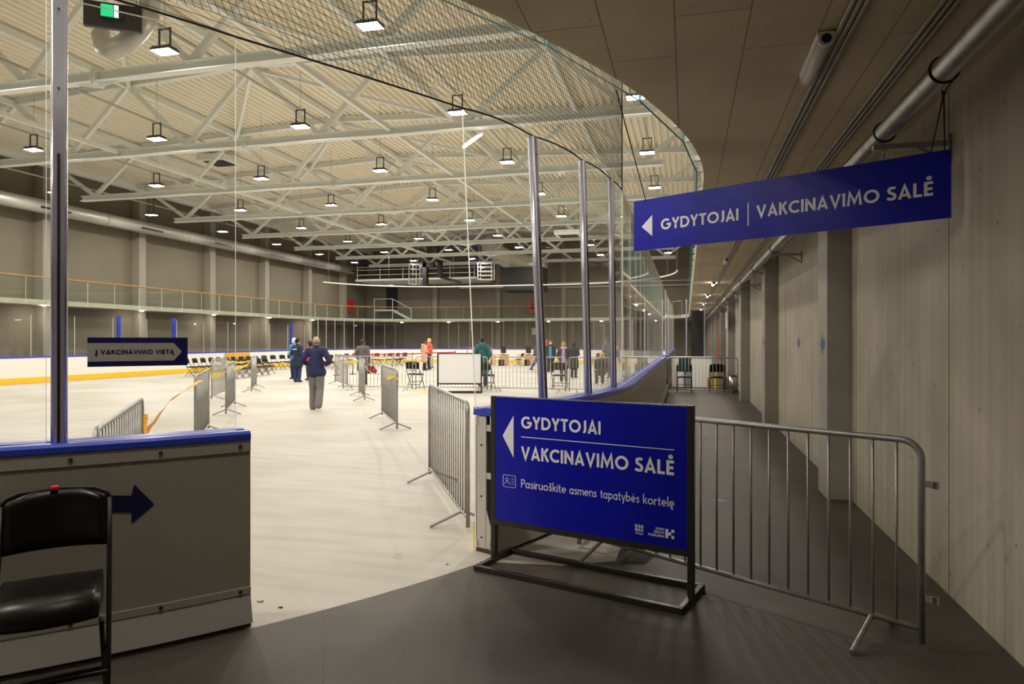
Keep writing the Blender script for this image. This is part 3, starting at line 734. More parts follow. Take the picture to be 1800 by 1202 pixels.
# right of the gate
p0, p1, p2, p3, p4 = [cpos(x) for x in (836, 955, 1034, 1078, 1094)]
LN = [1.05, 1.0, .62, .3, .05]
for i, (p, lab) in enumerate(((p1, 'polished post on the curved board, first from the gate'), (p2, 'polished post on the curved board, second from the gate'), (p3, 'polished post on the curved board, third from the gate'))):
    post(lab, p, HN, ZG, lean(LN[i + 1]), w_=.085 - .006 * i, group='polished posts')
seq = [p0, p1, p2, p3, p4]
for i in range(4):
    d = (seq[i + 1] - seq[i]).normalized() * .025
    pane('rink_glass', f'clear rink pane on the corridor side, {nth(i + 1)} from the gate', seq[i] + (d if i else d * 0), seq[i + 1] - d, HN, ZG, lean(LN[i]), lean(LN[i + 1]), 'clear panes on the corridor side')
y = p4.y + .004; x = BX - .1; k = 5
while y + 1.12 < 23.5:
    pane('rink_glass', f'clear rink pane on the corridor side, {nth(k)} from the gate', (x if y > 8.8 else p4.x, y, 0), (x, y + 1.115, 0), HN, ZG, group='clear panes on the corridor side'); y += 1.12; k += 1
y = 25.1
while y < 40.6:
    pane('rink_glass', f'clear rink pane on the corridor side, {nth(k)} from the gate', (x, y, 0), (x, y + 1.115, 0), HN, ZG, group='clear panes on the corridor side'); y += 1.12; k += 1
# ends and far side
endp = [p for p, o in path_arc(C2, RG, 4.2, 90, 15)] + [Vector((C2.x - (C2.x - C3.x) * i / 9, BY - .1, 0)) for i in range(1, 9)] + [p for p, o in path_arc(C3, RG, 90, 176, 15)]
for i in range(len(endp) - 1):
    d = (endp[i + 1] - endp[i]).normalized() * .012
    pane('rink_glass', f'clear pane above the white end board, {nth(i + 1)} from the corridor', endp[i] + d, endp[i + 1] - d, HF, 3.25, group='clear panes of the rink end', th=.02)
y = 41.5; k = 1
while y > 8:
    pane('rink_glass', f'clear pane above the far long side board, {nth(k)} from the rink end', (BL + .1, y, 0), (BL + .1, y - 1.99, 0), HF, 2.72, group='clear panes of the far long side', th=.015); y -= 2.0; k += 1

# safety net above the panes
t = thing('safety_net', 'black safety net hanging above the clear panes of the rink corner', 'net', (0, 0, 0))
A0 = math.degrees(math.atan2(cpos(-60).y - C1.y, cpos(-60).x - C1.x)); A1 = math.degrees(math.atan2(p4.y - C1.y, p4.x - C1.x))
Larc = math.radians(A1 - A0) * RG
ctrl = [(A0, 3.60), (math.degrees(math.atan2(pl.y - C1.y, pl.x - C1.x)), 3.60)] + [(math.degrees(math.atan2(p.y - C1.y, p.x - C1.x)), 3.53) for p in (e1, p0, p1, p2, p3, p4)]
SAG = [.0, .0, -.03, .04, .04, .03, .02, 0]
def net_bottom(a):
    for (a0, z0), (a1, z1), sg in zip(ctrl, ctrl[1:], SAG):
        if a <= a1 + 1e-6:
            f = max(0, (a - a0) / (a1 - a0)); return z0 + (z1 - z0) * f - sg * 4 * f * (1 - f) * -1 * .6
    return ctrl[-1][1]
LC = [(a, math.degrees(0)) for a in ()]
def net_lean(a, z):
    ks = [(ctrl[i + 3][0], LN[i]) for i in range(5)]
    if a <= ks[0][0]: l = LN[0] * max(0, 1 - (ks[0][0] - a) / 14)
    else:
        l = LN[-1]
        for (a0, l0), (a1, l1) in zip(ks, ks[1:]):
            if a0 <= a <= a1: l = l0 + (l1 - l0) * (a - a0) / (a1 - a0); break
    return lean(l)
def net_pt(s, z):
    a = A0 + math.degrees(s / RG); l = net_lean(a, z); r = math.radians(a)
    return Vector((C1.x + RG * math.cos(r) + l[0], C1.y + RG * math.sin(r) + l[1], z))
mb = MB(); ZNT = 5.3; CELL = .046
s = -1.0
while s < Larc:                                # slanted vertical threads
    pts = []
    zb = 3.4
    while zb <= ZNT:
        ss = s + (zb - 3.4) * -.45 + .6
        if 0 <= ss <= Larc and zb >= net_bottom(A0 + math.degrees(ss / RG)): pts.append(net_pt(ss, zb))
        zb += .12
    if len(pts) > 1: mb.tube(pts, .0021, 3, cap=False)
    s += CELL
z = 3.4
while z < ZNT + .9:                            # cross threads
    pts = []; i = 0
    while i * .16 <= Larc:
        ss = i * .16; zz = z - .11 * ss
        if zz >= net_bottom(A0 + math.degrees(ss / RG)) and zz <= ZNT: pts.append(net_pt(ss, zz))
        elif len(pts) > 1: mb.tube(pts, .0021, 3, cap=False); pts = []
        else: pts = []
        i += 1
    if len(pts) > 1: mb.tube(pts, .0021, 3, cap=False)
    z += CELL
mb.build('mesh', 'net', t)
mb = MB(); k = 80; mb.tube([net_pt(Larc * i / k, net_bottom(A0 + math.degrees(Larc * i / k / RG))) for i in range(k + 1)], .007, 6); mb.build('lower_rope', 'cord', t)
mb = MB(); mb.tube([net_pt(Larc, 3.5), net_pt(Larc, ZNT)], .008, 6); mb.build('side_rope', 'cord', t)

# net ring rail around the far end
RP = [p for p, o in path_arc(C2, RB + .1, 0, 90, 24) + path_arc(C3, RB + .1, 90, 165, 22)]
t = thing('net_rail', 'thin white curved rail hanging high above the end of the rink', 'rail', (0, 0, 5.85))
MB().tube(RP, .045, 8).build('rail', 'white', t)
for p in RP[1::5]: MB().tube([(p.x, p.y, .03), (p.x, p.y, deck_z(p.x) - 5.84)], .008, 5).build('hanger', 'duct', t)

# balcony railings: near curve with glass, far sides with wooden handrail
def railing(label, path, ztop, step, wood=True, clamps=True):
    p0 = path[0]
    t = thing('balcony_railing', label, 'railing', (p0.x, p0.y, ZS))
    acc = [0.0]
    for a, b in zip(path, path[1:]): acc.append(acc[-1] + (b - a).length)
    def at(s):
        for i in range(len(path) - 1):
            if s <= acc[i + 1]: return path[i] + (path[i + 1] - path[i]) * ((s - acc[i]) / (acc[i + 1] - acc[i]))
        return path[-1]
    n_ = int(acc[-1] / step); step = acc[-1] / n_
    for i in range(n_):
        a, b = at(i * step), at((i + 1) * step); d = (b - a).normalized() * .008; nn = Vector((-d.y, d.x, 0)).normalized() * .008
        vs = []
        for p, z in ((a + d, .015), (b - d, .015), (b - d, ztop - ZS), (a + d, ztop - ZS)):
            for s_ in (-1, 1): q = p + nn * s_ - p0; vs.append((q.x, q.y, z))
        mb = MB(); mb.add(vs, [(0, 2, 4, 6), (7, 5, 3, 1)], 0); mb.add(vs, [(0, 1, 3, 2), (2, 3, 5, 4), (4, 5, 7, 6), (6, 7, 1, 0)], 1)
        mb.build('glass_pane', ['rail_glass', 'teal_edge' if clamps else 'glass_edge'], t)
        if clamps:
            o_ = Vector((nn.y, 0, 0)); mid = a + (b - a) * .5
            for f in (.2, .8):
                c = a + (b - a) * f - p0; out = Vector(((b - a).y, -(b - a).x, 0)).normalized()
                MB().bar(c + Vector((0, 0, .10)), c + out * .062 + Vector((0, 0, .10)), .04, .05).build('clamp', 'alu', t)
    if wood:
        mb = MB(); k = 60; mb.tube([at(acc[-1] * i / k) - p0 + Vector((0, 0, ztop - ZS + .02)) for i in range(k + 1)], .03, 8); mb.build('handrail', 'rail_wood', t)
    return t
GI = RS - .065
near = [p for p, o in path_arc(CS1, GI, -70, 0, 40)] + [Vector((SX - .065, y, 0)) for y in (12, 20, 30, 40, 49)]
railing('clear glass railing on the curved edge of the corridor balcony', near, 4.62, 1.13, wood=False)
far = [p for p, o in path_arc(Vector((SX - RS, SY - RS, 0)), GI, 20, 90, 12)] + [Vector((SL + RS, SY - .065, 0))] + [p for p, o in path_arc(Vector((SL + RS, SY - RS, 0)), GI, 90, 180, 14)]
railing('glass railing with wooden handrail on the balcony at the rink end', far, 4.62, 1.6, clamps=False)
railing('glass railing with wooden handrail on the balcony of the long beige wall', [Vector((SL + .065, y, 0)) for y in (SY - RS - .05, 30, 8)], 4.62, 1.6, clamps=False)

# ------------------------------------------------------------------ corridor fittings
PX, PZ = 1.30, 3.11
t = thing('overhead_pipe', 'long galvanised pipe under the corridor ceiling along the wall', 'pipe', (PX, 0, PZ))
mb = MB(); mb.tube([(0, YN + .05, 0), (0, 52, 0)], .064, 20); mb.build('pipe', 'pipe', t)
for k in range(8):
    y = 2.1 + 6 * k if k else 1.6
for k in range(16):
    y = 2.1 + 3.0 * k
    mb = MB(); mb.tube([(.068 * math.cos(a * pi / 10), y, .068 * math.sin(a * pi / 10)) for a in range(20)], .008, 6, closed=True); mb.build('clamp_ring', 'black', t)
for k in range(16):
    y = 2.1 + 3.0 * k
    b = thing('pipe_bracket', f'steel wall bracket carrying the overhead pipe, {nth(k + 1)} along the corridor', 'bracket', (XR - .005, y, PZ - .085), group='pipe brackets')
    MB().bar((-.46, 0, -.02), (0, 0, -.02), .04, .035).build('arm', 'galv', b)
    MB().box((-.006, 0, -.06), (.012, .05, .2)).build('wall_plate', 'galv', b)
    MB().tube([(-.395, 0, -.09), (-.395, 0, .02)], .006, 6).build('bolt', 'galv', b)
    if k % 2: MB().bar((-.2, 0, -.03), (-.01, 0, -.14), .02, .02).build('strut', 'galv', b)
for k, x in enumerate((.818, 1.24)):
    t = thing('conduit_run', ['three parallel pale conduits on the corridor ceiling beside the batten light', 'three parallel pale conduits on the corridor ceiling above the pipe'][k], 'conduit', (x, 0, ZS - .018))
    for i in range(3): mb = MB(); mb.tube([(-.034 + .034 * i, YN + .1, 0), (-.034 + .034 * i, 50, 0)], .0125, 8); mb.build('conduit', 'conduit', t)
def batten(label, x, y, lit):
    t = thing('batten_light', label, 'light', (x, y, ZS - .045), group='corridor batten lights')
    mb = MB(); mb.prism([(-.045, -.3), (.045, -.3), (.045, .3), (-.045, .3)], .012, .042); mb.build('housing', 'white', t, bevel=.005)
    mb = MB(); mb.tube([(0, -.29, 0), (0, .29, 0)], .038, 12); mb.build('diffuser', 'lamp_on2' if lit else 'lamp_off', t)
    mb = MB(); mb.tube([(0, -.292, 0), (0, -.305, 0)], .042, 14); mb.tube([(0, .292, 0), (0, .305, 0)], .042, 14); mb.build('end_cap', 'white', t)
    mb = MB(); mb.tube([(0, -.306, 0), (0, -.312, 0)], .026, 12); mb.build('socket', 'letter_navy', t)
batten('unlit white batten light on the corridor ceiling above the hanging sign', .725, 4.26, False)
batten('unlit white batten light on the corridor ceiling beyond the hanging sign', .78, 14.6, False)
for k, y in enumerate((20.4, 25.9, 31.5, 37, 42.5)): batten(f'lit batten light far along the corridor ceiling, {nth(k + 1)} of the lit row', .74, y, True)

# ================================================================== signs
def sign_plane(A, B, ztop, zbot, off):
    """map (t, f) -> local point: t 0..1 from A to B, f 0..1 from the top down, lifted by off towards the viewer"""
    A, B = Vector(A), Vector(B); d = B - A; nrm = Vector((d.y, -d.x, 0)).normalized()
    o = Vector((A.x, A.y, 0))
    def f(t, v, k=1.0):
        q = A + d * t - o + nrm * off * k; return Vector((q.x, q.y, ztop - (ztop - zbot) * v))
    return f, o, nrm, d
def letters(mb, s, t0, t1, f0, f1, F, W, L, H, gap=.1, mi=0):
    hm = (f1 - f0) * H
    text(mb, s, 0, 0, hm, lambda u, v: F(t0 + u / L, f1 - v / H), W, (t1 - t0) * L, gap, mi)
def flat(mb, pts, F, mi=0): mb.poly([F(t, v) for t, v in pts], mi)

# --- standing sign
SA = G(869, 987); SB = G(1215, 1057); SA.z = SB.z = 0
dv = (SB - SA); SLEN = dv.length; du = dv.normalized(); dn = Vector((du.y, -du.x, 0))
t = thing('sign_stand', 'blue floor standing sign with GYDYTOJAI and VAKCINAVIMO lettering in a black frame', 'sign', SA)
L3 = lambda a, b, z: du * a + dn * b + Vector((0, 0, z))
for a in (0.0, SLEN):
    MB().bar(L3(a, 0, .04), L3(a, 0, 1.275), .042, .042, up=dn).build('post', 'frame_black', t, bevel=.004)
mb = MB(); mb.bar(L3(.021, 0, .315), L3(SLEN - .021, 0, .315), .042, .05, up=dn); mb.build('bottom_rail', 'frame_black', t)
mb = MB(); mb.bar(L3(.021, 0, 1.262), L3(SLEN - .021, 0, 1.262), .02, .026, up=(0, 0, 1)); mb.build('top_rail', 'frame_black', t)
mb = MB(); FB = .235
for b in (-FB, FB): mb.bar(L3(-.02, b, .02), L3(SLEN + .02, b, .02), .04, .04)
for a in (0, SLEN): mb.bar(L3(a, -FB, .02), L3(a, FB, .02), .04, .04)
mb.build('base_frame', 'frame_black', t, bevel=.004)
PA, PB = SA + du * .023 + dn * .022, SA + du * (SLEN - .022) + dn * .022
PT, PBt = 1.27, .325
F, o, nrm, d = sign_plane(PA, PB, PT, PBt, .0022)
off = o - SA
Fs = lambda tt, v, k=1.0: F(tt, v, k) + off
mb = MB(); q = [Fs(0, 0, 0), Fs(1, 0, 0), Fs(1, 1, 0), Fs(0, 1, 0)]; bk = [p - nrm * .036 for p in q]
mb.add(q + bk, [(0, 1, 2, 3)], 0); mb.add(q + bk, [(7, 6, 5, 4), (0, 4, 5, 1), (1, 5, 6, 2), (2, 6, 7, 3), (3, 7, 4, 0)], 1)
pn = mb.build('panel', ['sign_blue', 'sign_back'], t)
PL, PH = d.length, PT - PBt
mb = MB(); letters(mb, 'GYDYTOJAI', .1554, .590, .143, .240, Fs, .195, PL, PH); mb.build('lettering', 'letter', pn)
mb = MB(); letters(mb, 'VAKCINAVIMO', .1554, .7286, .381, .483, Fs, .195, PL, PH); letters(mb, 'SALĖ', .7598, .944, .381, .483, Fs, .195, PL, PH); mb.build('lettering', 'letter', pn)
for s_, t0_, t1_ in (('Pasiruoškite', .1554, .4085), ('asmens', .4265, .569), ('tapatybės', .588, .781), ('kortelę', .799, .944)):
    mb = MB(); letters(mb, s_, t0_, t1_, .640, .706, Fs, .115, PL, PH, gap=.095); mb.build('lettering', 'letter', pn)
mb = MB(); flat(mb, [(.1554, .3035), (.944, .3035), (.944, .3095), (.1554, .3095)], Fs); mb.build('divider_line', 'letter', pn)
mb = MB(); flat(mb, [(.0453, .309), (.1112, .142), (.1112, .478)], Fs); mb.build('arrow', 'letter', pn)
mb = MB()   # identity card icon
def rrect(x0, y0, x1, y1, r, n=5):
    out = []
    for cx, cy, a0 in ((x1 - r, y1 - r * 1.5, 0), (x0 + r, y1 - r * 1.5, 90), (x0 + r, y0 + r * 1.5, 180), (x1 - r, y0 + r * 1.5, 270)): out += [(cx + r * math.cos(math.radians(a0 + 90 * i / n)), cy + r * 1.5 * math.sin(math.radians(a0 + 90 * i / n))) for i in range(n + 1)]
    return out + [out[0]]
ic = lambda u, v: Fs(.048 + u * .075, .716 - v * .095)
ribbon(mb, rrect(0, 0, 1, 1, .12), .035, ic); ribbon(mb, arc(.32, .64, .11, .13, 0, 360, 14), .035, ic)
ribbon(mb, [(.14, .22), (.16, .36), (.26, .42), (.38, .42), (.48, .36), (.5, .22)], .035, ic)
for y in (.28, .5, .72): ribbon(mb, [(.62, y), (.88, y)], .035, ic)
mb.build('card_icon', 'letter', pn)
mb = MB()
for i, s in enumerate(('KAUNO', 'MIESTO', 'POLIKLINIKA')): letters(mb, s, (.859, .8495, .8233)[i], .898, .860 + .0245 * i, .877 + .0245 * i, Fs, .2, PL, PH, gap=.12)
kx = lambda i: .9033 + i * (.0407 / 3); ky = lambda j: .862 + j * (.064 / 3)
for i, j0, j1 in ((0, 0, 3),): flat(mb, [(kx(0), ky(0)), (kx(1), ky(0)), (kx(1), ky(3)), (kx(0), ky(3))], Fs)
for i, j in ((1, 1), (2, 0), (2, 2)): flat(mb, [(kx(i), ky(j)), (kx(i + 1), ky(j)), (kx(i + 1), ky(j + 1)), (kx(i), ky(j + 1))], Fs)
mb.build('logo_mark', 'letter', pn)
mb = MB(); letters(mb, 'KAU', .761, .800, .860, .883, Fs, .22, PL, PH, gap=.1); letters(mb, 'NAS', .761, .800, .886, .909, Fs, .22, PL, PH, gap=.1); letters(mb, 'Sauga', .763, .799, .914, .928, Fs, .2, PL, PH); mb.build('logo_mark', 'letter', pn)

# --- hanging banner
HA, HB_ = P(1114, 357, 5.93), P(1672, 257, 4.30)
ZBt = 2.905; ZBb = 2.905 - .433
t = thing('hanging_sign', 'long blue hanging sign with GYDYTOJAI and VAKCINAVIMO under the corridor ceiling', 'sign', (HA.x, HA.y, ZBb))
F, o, nrm, d = sign_plane((HA.x, HA.y, 0), (HB_.x, HB_.y, 0), ZBt - ZBb, 0, .0022)
BLn, BH = d.length, ZBt - ZBb
mb = MB(); q = [F(0, 0, 0), F(1, 0, 0), F(1, 1, 0), F(0, 1, 0)]; bk = [p - nrm * .005 for p in q]
mb.add(q + bk, [(0, 1, 2, 3), (7, 6, 5, 4), (0, 4, 5, 1), (1, 5, 6, 2), (2, 6, 7, 3), (3, 7, 4, 0)]); pn = mb.build('panel', 'sign_blue', t)
mb = MB(); letters(mb, 'GYDYTOJAI', .1146, .4046, .43, .642, F, .19, BLn, BH); mb.build('lettering', 'letter', pn)
mb = MB(); letters(mb, 'VAKCINAVIMO', .4654, .8256, .43, .642, F, .19, BLn, BH); letters(mb, 'SALĖ', .844, .959, .43, .642, F, .19, BLn, BH); mb.build('lettering', 'letter', pn)
mb = MB(); flat(mb, [(.4358, .355), (.4395, .355), (.4395, .767), (.4358, .767)], F); mb.build('divider_line', 'letter', pn)
mb = MB(); flat(mb, [(.0346, .53), (.0793, .32), (.0793, .74)], F); mb.build('arrow', 'letter', pn)
# cords
c0 = HA + (HB_ - HA) * .05; c0.z = ZBt
gtop = P(1083, 158, 4.62); 
TO = Vector((HA.x, HA.y, ZBb))
mb = MB(); mb.tube([c0 + Vector((0, 0, -.02)) - TO, c0 - TO, gtop - TO], .0045, 6); mb.build('cord', 'cord', t)
yp = 4.0
mb = MB(); loop = [Vector((PX + .071 * math.cos(a * pi / 12), yp, PZ + .071 * math.sin(a * pi / 12))) - TO for a in range(24)]
mb.tube(loop, .006, 6, closed=True)
kn = P(1659, 164, 3.78); e1_ = HA + (HB_ - HA) * .953; e1_.z = ZBt; e2_ = HA + (HB_ - HA) * .985; e2_.z = ZBt
for s in (-1, 1): mb.tube([Vector((PX + s * .07, yp, PZ - .01)) - TO, kn - TO], .0045, 6)
mb.tube([kn - TO, e1_ - TO], .0045, 6); mb.tube([kn - TO, e2_ - TO], .0045, 6); mb.sphere(kn - TO, .012, 8); mb.build('cord', 'cord', t)

# --- arrow sign on the clear pane
ga, gb = CIRC(153.6, RG + .012), CIRC(330, RG + .012)
pa = pl + tn * .03; pdir = (e1 - pa); 
def onpane(px, off):
    u = (px - 900) / 1200; kx, ky = u * CT - ST, CT + u * ST     # ray from the eye meets the pane's plane
    n_ = Vector((pdir.y, -pdir.x, 0)).normalized(); return Vector((kx, ky, 0)) * ((pa + n_ * off).dot(n_) / Vector((kx, ky, 0)).dot(n_))
ga, gb = onpane(153.6, .009), onpane(330, .009)
dA = ga.dot(Vector((-ST, CT, 0)))
zt, zb = EYE - (593 - 598) / 1200 * dA, EYE - (645 - 598) / 1200 * dA
t = thing('arrow_sign', 'navy and pale arrow sign with VAKCINAVIMO lettering on the clear pane', 'sign', (ga.x, ga.y, zb))
F, o, nrm, d = sign_plane(ga, gb, zt - zb, 0, .0012)
AL, AH = d.length, zt - zb
mb = MB(); q = [F(0, 0, 0), F(1, 0, 0), F(1, 1, 0), F(0, 1, 0)]; bk = [p - nrm * .002 for p in q]
mb.add(q + bk, [(0, 1, 2, 3), (7, 6, 5, 4), (0, 4, 5, 1), (1, 5, 6, 2), (2, 6, 7, 3), (3, 7, 4, 0)]); pn = mb.build('panel', 'sign_navy', t)
mb = MB(); flat(mb, [(0, .19), (.852, .19), (.938, .505), (.852, .82), (0, .82)], F); mb.build('arrow', 'letter_grey', pn)
mb = MB(); F2 = lambda a, b: F(a, b, 2.0)
letters(mb, 'Į', .077, .094, .42, .575, F2, .2, AL, AH); letters(mb, 'VAKCINAVIMO', .123, .637, .42, .575, F2, .2, AL, AH); letters(mb, 'VIETĄ', .664, .855, .42, .575, F2, .2, AL, AH); mb.build('lettering', 'letter_navy', pn)

# --- navy arrow stuck on the rink board
def board_decal(pts, off=.0025):
    out = []
    for px, py in pts:
        c = CIRC(px, RB + off); dd = c.dot(Vector((-ST, CT, 0))); out.append(Vector((c.x, c.y, EYE - (py - 598) / 1200 * dd)))
    return out
mb = MB()
cols = [(175, 871, 900), (190, 871, 900), (210, 871, 900), (231, 871, 900)]
v1 = board_decal([(a, b) for a, b, c in cols]); v2 = board_decal([(a, c) for a, b, c in cols])
mb.add(v1 + v2, [(i, i + 1, 5 + i, 4 + i) for i in range(3)]); mb.add(board_decal([(236, 851), (271, 886), (231, 920)]) , [(0, 1, 2)]); mb.add(board_decal([(231, 871), (236, 851), (231, 920), (231, 900)]), [(0, 1, 2, 3)])
tag(mb.build('arrow_sticker', 'arrow_navy'), 'dark navy arrow on the grey rink board beside the black folding chair', 'arrow sticker')
# blue arrows on the corridor wall and columns, blue dots on the floor
def wall_arrow(label, x, y, z, s=.12, face='x'):
    pts = [(-.5, 0), (0, .5), (0, .22), (.5, .22), (.5, -.22), (0, -.22), (0, -.5)]
    mb = MB(); mb.poly([(x, y - a * s * 2.2, z + b * s * 2.2) for a, b in pts])
    tag(mb.build('arrow_sticker', 'dot_blue'), label, 'arrow sticker')
wall_arrow('small blue arrow on the side of the corridor column nearest the hanging sign', XR - .243, 8.14, 1.66, .11)
wall_arrow('small blue arrow on the corridor wall just beyond the column nearest the hanging sign', XR - .003, 11.4, 1.66, .11)
wall_arrow('small blue arrow on the side of the second corridor column', XR - .243, 14.1, 1.66, .11)
for i, (px, py) in enumerate(((1266, 880), (1241, 762))):
    c = G(px, py); mb = MB(); mb.prism([(c.x + .075 * math.cos(a * pi / 10), c.y + .075 * math.sin(a * pi / 10)) for a in range(20)], 0.0, .002)
    tag(mb.build('floor_marker', 'dot_blue'), ['blue dot on the rubber floor seen between the bars of the corridor barrier', 'blue dot on the rubber floor further up the corridor'][i], 'floor marker')

# ================================================================== crowd barriers
BLEN = 2.48
def barrier0():
    t = thing('crowd_barrier', 'x', 'barrier')
    Lh = BLEN / 2; zb, zt, r = .13, 1.15, .10
    pts = [(-Lh, 0, .05), (-Lh, 0, zt - r)] + [(-Lh + r - r * math.cos(a), 0, zt - r + r * math.sin(a)) for a in [pi / 2 * k / 6 for k in range(1, 7)]]
    pts += [(Lh - r + r * math.sin(a), 0, zt - r + r * math.cos(a)) for a in [pi / 2 * k / 6 for k in range(7)]] + [(Lh, 0, .05)]
    MB().tube(pts, .0185, 10).build('frame', 'galv', t)
    MB().tube([(-Lh, 0, zb), (Lh, 0, zb)], .0165, 10).build('bottom_rail', 'galv', t)
    bm_ = MB().tube([(0, 0, zb), (0, 0, zt)], .0075, 6).mesh('bar', 'galv')
    for k in range(1, 20):
        b = bpy.data.objects.new('bar', bm_); COL.objects.link(b); b.parent = t; b.location = (-Lh + BLEN * k / 20, 0, 0)
    for s in (-1, 1):
        x = s * (Lh - .25)
        MB().tube([(x, -.30, .012), (x, -.28, .02), (x, -.03, zb - .005), (x, .03, zb - .005), (x, .28, .02), (x, .30, .012)], .015, 8).build('foot', 'galv', t)
    mb = MB()
    for z in (.30, .92): mb.bar((Lh + .015, 0, z), (Lh + .075, 0, z), .012, .035); mb.bar((Lh + .07, 0, z - .02), (Lh + .07, 0, z + .02), .03, .012)
    mb.build('hook', 'galv', t)
    return t
B0 = barrier0(); BK = [c for c in COL.objects if c.parent == B0]; bfirst = [True]
def barrier(a, b, label, group=None):
    """a, b: floor points of the two ends; hooks at b"""
    a, b = Vector(a), Vector(b); c = (a + b) / 2; rz = math.atan2(b.y - a.y, b.x - a.x)
    if bfirst[0]:
        bfirst[0] = False; B0.location = (c.x, c.y, 0); B0.rotation_euler = (0, 0, rz); B0['label'] = label; o = B0
    else: o = dup(B0, (c.x, c.y, 0), rz, label, None, BK)
    if group: o['group'] = group
    return o
barrier((-.845, 5.50, 0), (1.24, 4.155, 0), 'galvanised crowd barrier across the corridor behind the standing sign')
def bar2(a, ang, label):     # near end point and heading (degrees from +Y towards +X)
    a = Vector((a.x, a.y, 0)); dr = Vector((math.sin(math.radians(ang)), math.cos(math.radians(ang)), 0)); return barrier(a, a + dr * BLEN, label)
bar2(Vector((-1.87, 5.74, 0)), -29, 'galvanised crowd barrier just inside the gate beside the board end')
bar2(G(698, 758), -31.5, 'crowd barrier on the rink with yellow tape tied near its top corner')
bar2(G(641, 706), -30.5, 'crowd barrier on the rink seen edge on behind the walking man')
bar2(G(611, 681), -39, 'crowd barrier set slantwise behind the walking man, before the grey coated man')
bar2(Vector((-3.51, 3.42, 0)), -37, 'crowd barrier leaning into the rink just behind the near clear pane')
bar2(P(343, 666, 10.45), -34, 'crowd barrier with orange tape seen through the clear pane')
bar2(P(397, 650, 15.3), -32.4, 'narrow looking crowd barrier standing behind the pane edge, its feet visible')
bar2(G(442, 690), -31.5, 'far crowd barrier seen edge on in front of the dark chair rows')
barrier(P(372, 640, 19.2), P(399, 640, 21.6), 'crowd barrier turned broadside before the first dark chairs')
row = [G(600, 685.5), G(728, 686.5), G(860, 688), G(998, 690.5), G(1130, 692)]
for i in range(4):
    a, b = row[i], row[i + 1]; m_ = (a + b) / 2; dr = (b - a).normalized() * BLEN / 2
    bb = barrier(m_ - dr, m_ + dr, f'crowd barrier in the straight row across the rink, {["before the grey coated man", "before a chair and white board", "before the teal coated man", "behind the polished posts"][i]}'); bb.scale = ((b - a).length / BLEN * .955, 1, 1)
a, b = G(1172, 689), G(1293, 689); m_ = (a + b) / 2; dr = (b - a).normalized() * (BLEN / 2)
m_ = Vector((.49, m_.y, 0)); 
bb = barrier((-.58, 22.6, 0), (1.56, 22.6, 0), 'crowd barrier across the far corridor before the white partition'); bb.scale = (.86, 1, 1)

# ================================================================== caution tapes
def tape(label, pts, w_, m, twist=0.0, sag=0.0, n=24):
    pts = [Vector(p) for p in pts]; acc = [0]
    for a, b in zip(pts, pts[1:]): acc.append(acc[-1] + (b - a).length)
    vs = []
    for i in range(n + 1):
        s = acc[-1] * i / n; k = max(j for j in range(len(pts) - 1) if acc[j] <= s + 1e-9); f = (s - acc[k]) / max(1e-6, acc[k + 1] - acc[k])
        p = pts[k] + (pts[k + 1] - pts[k]) * f; p = p + Vector((0, 0, -sag * 4 * (i / n) * (1 - i / n)))
        d = (pts[k + 1] - pts[k]).normalized(); up = Vector((0, 0, 1)) if abs(d.z) < .9 else Vector((1, 0, 0)); r = d.cross(up).normalized(); u = r.cross(d)
        a = twist * i / n; ww = w_ * (.75 + .25 * math.sin(i * 1.7)); e = (u * math.cos(a) + r * math.sin(a)) * ww / 2; t_ = (r * math.cos(a) - u * math.sin(a)) * .0012
        vs += [p + e + t_, p - e + t_, p - e - t_, p + e - t_]
    fs = []
    for i in range(n):
        a, b = 4 * i, 4 * (i + 1); fs += [(a + j, a + (j + 1) % 4, b + (j + 1) % 4, b + j) for j in range(4)]
    mb = MB(); mb.add(vs, fs, 0, False)
    return tag(mb.build('caution_tape', m), label, 'tape')
e0 = Vector((-3.51, 3.42, 0)) + Vector((math.sin(math.radians(-37)), math.cos(math.radians(-37)), 0)) * BLEN
tape('orange caution tape sagging between two barriers behind the clear pane', [e0 + Vector((.02, 0, .80)), P(300, 698, 8.2), P(352, 668, 10.6)], .105, 'tape_orange', 1.6, .03)
tape('short orange tape end hanging from the barrier behind the clear pane', [e0 + Vector((.03, 0, 1.0)), e0 + Vector((.06, -.02, .78)), e0 + Vector((.10, -.03, .45)), e0 + Vector((.2, -.05, .2))], .085, 'tape_orange', 2.0)
tape('yellow tape stretched between the edge-on barriers before the dark chairs', [P(372, 660, 12.6), P(396, 655, 15.3)], .12, 'tape_yellow', .6, .02)
tape('yellow tape running over to the far edge-on barrier', [P(398, 635, 17.0), P(441, 634, 22.6)], .07, 'tape_yellow', .4, .04)
tape('second yellow tape slanting up to the far edge-on barrier', [P(410, 648, 16.6), P(441, 637, 22.5)], .12, 'tape_yellow', .8, .04)
tape('yellow tape drooping from the tape-tied barrier to the barrier at the gate', [P(680, 664, 13.6), P(694, 660, 13.0), P(708, 672, 11.6), P(724, 683, 10.4), P(752, 687, 8.6)], .085, 'tape_yellow', 2.2, .03)
tape('yellow tape drooping behind the edge-on barrier to the tape-tied one', [P(640, 640, 20.0), P(650, 650, 18.5), P(668, 657, 15.6)], .08, 'tape_yellow', 1.4, .06)
tape('yellow tape on the slantwise barrier behind the walking man', [P(610, 636, 24.2), P(632, 634, 21.0)], .08, 'tape_yellow', .5, .02)

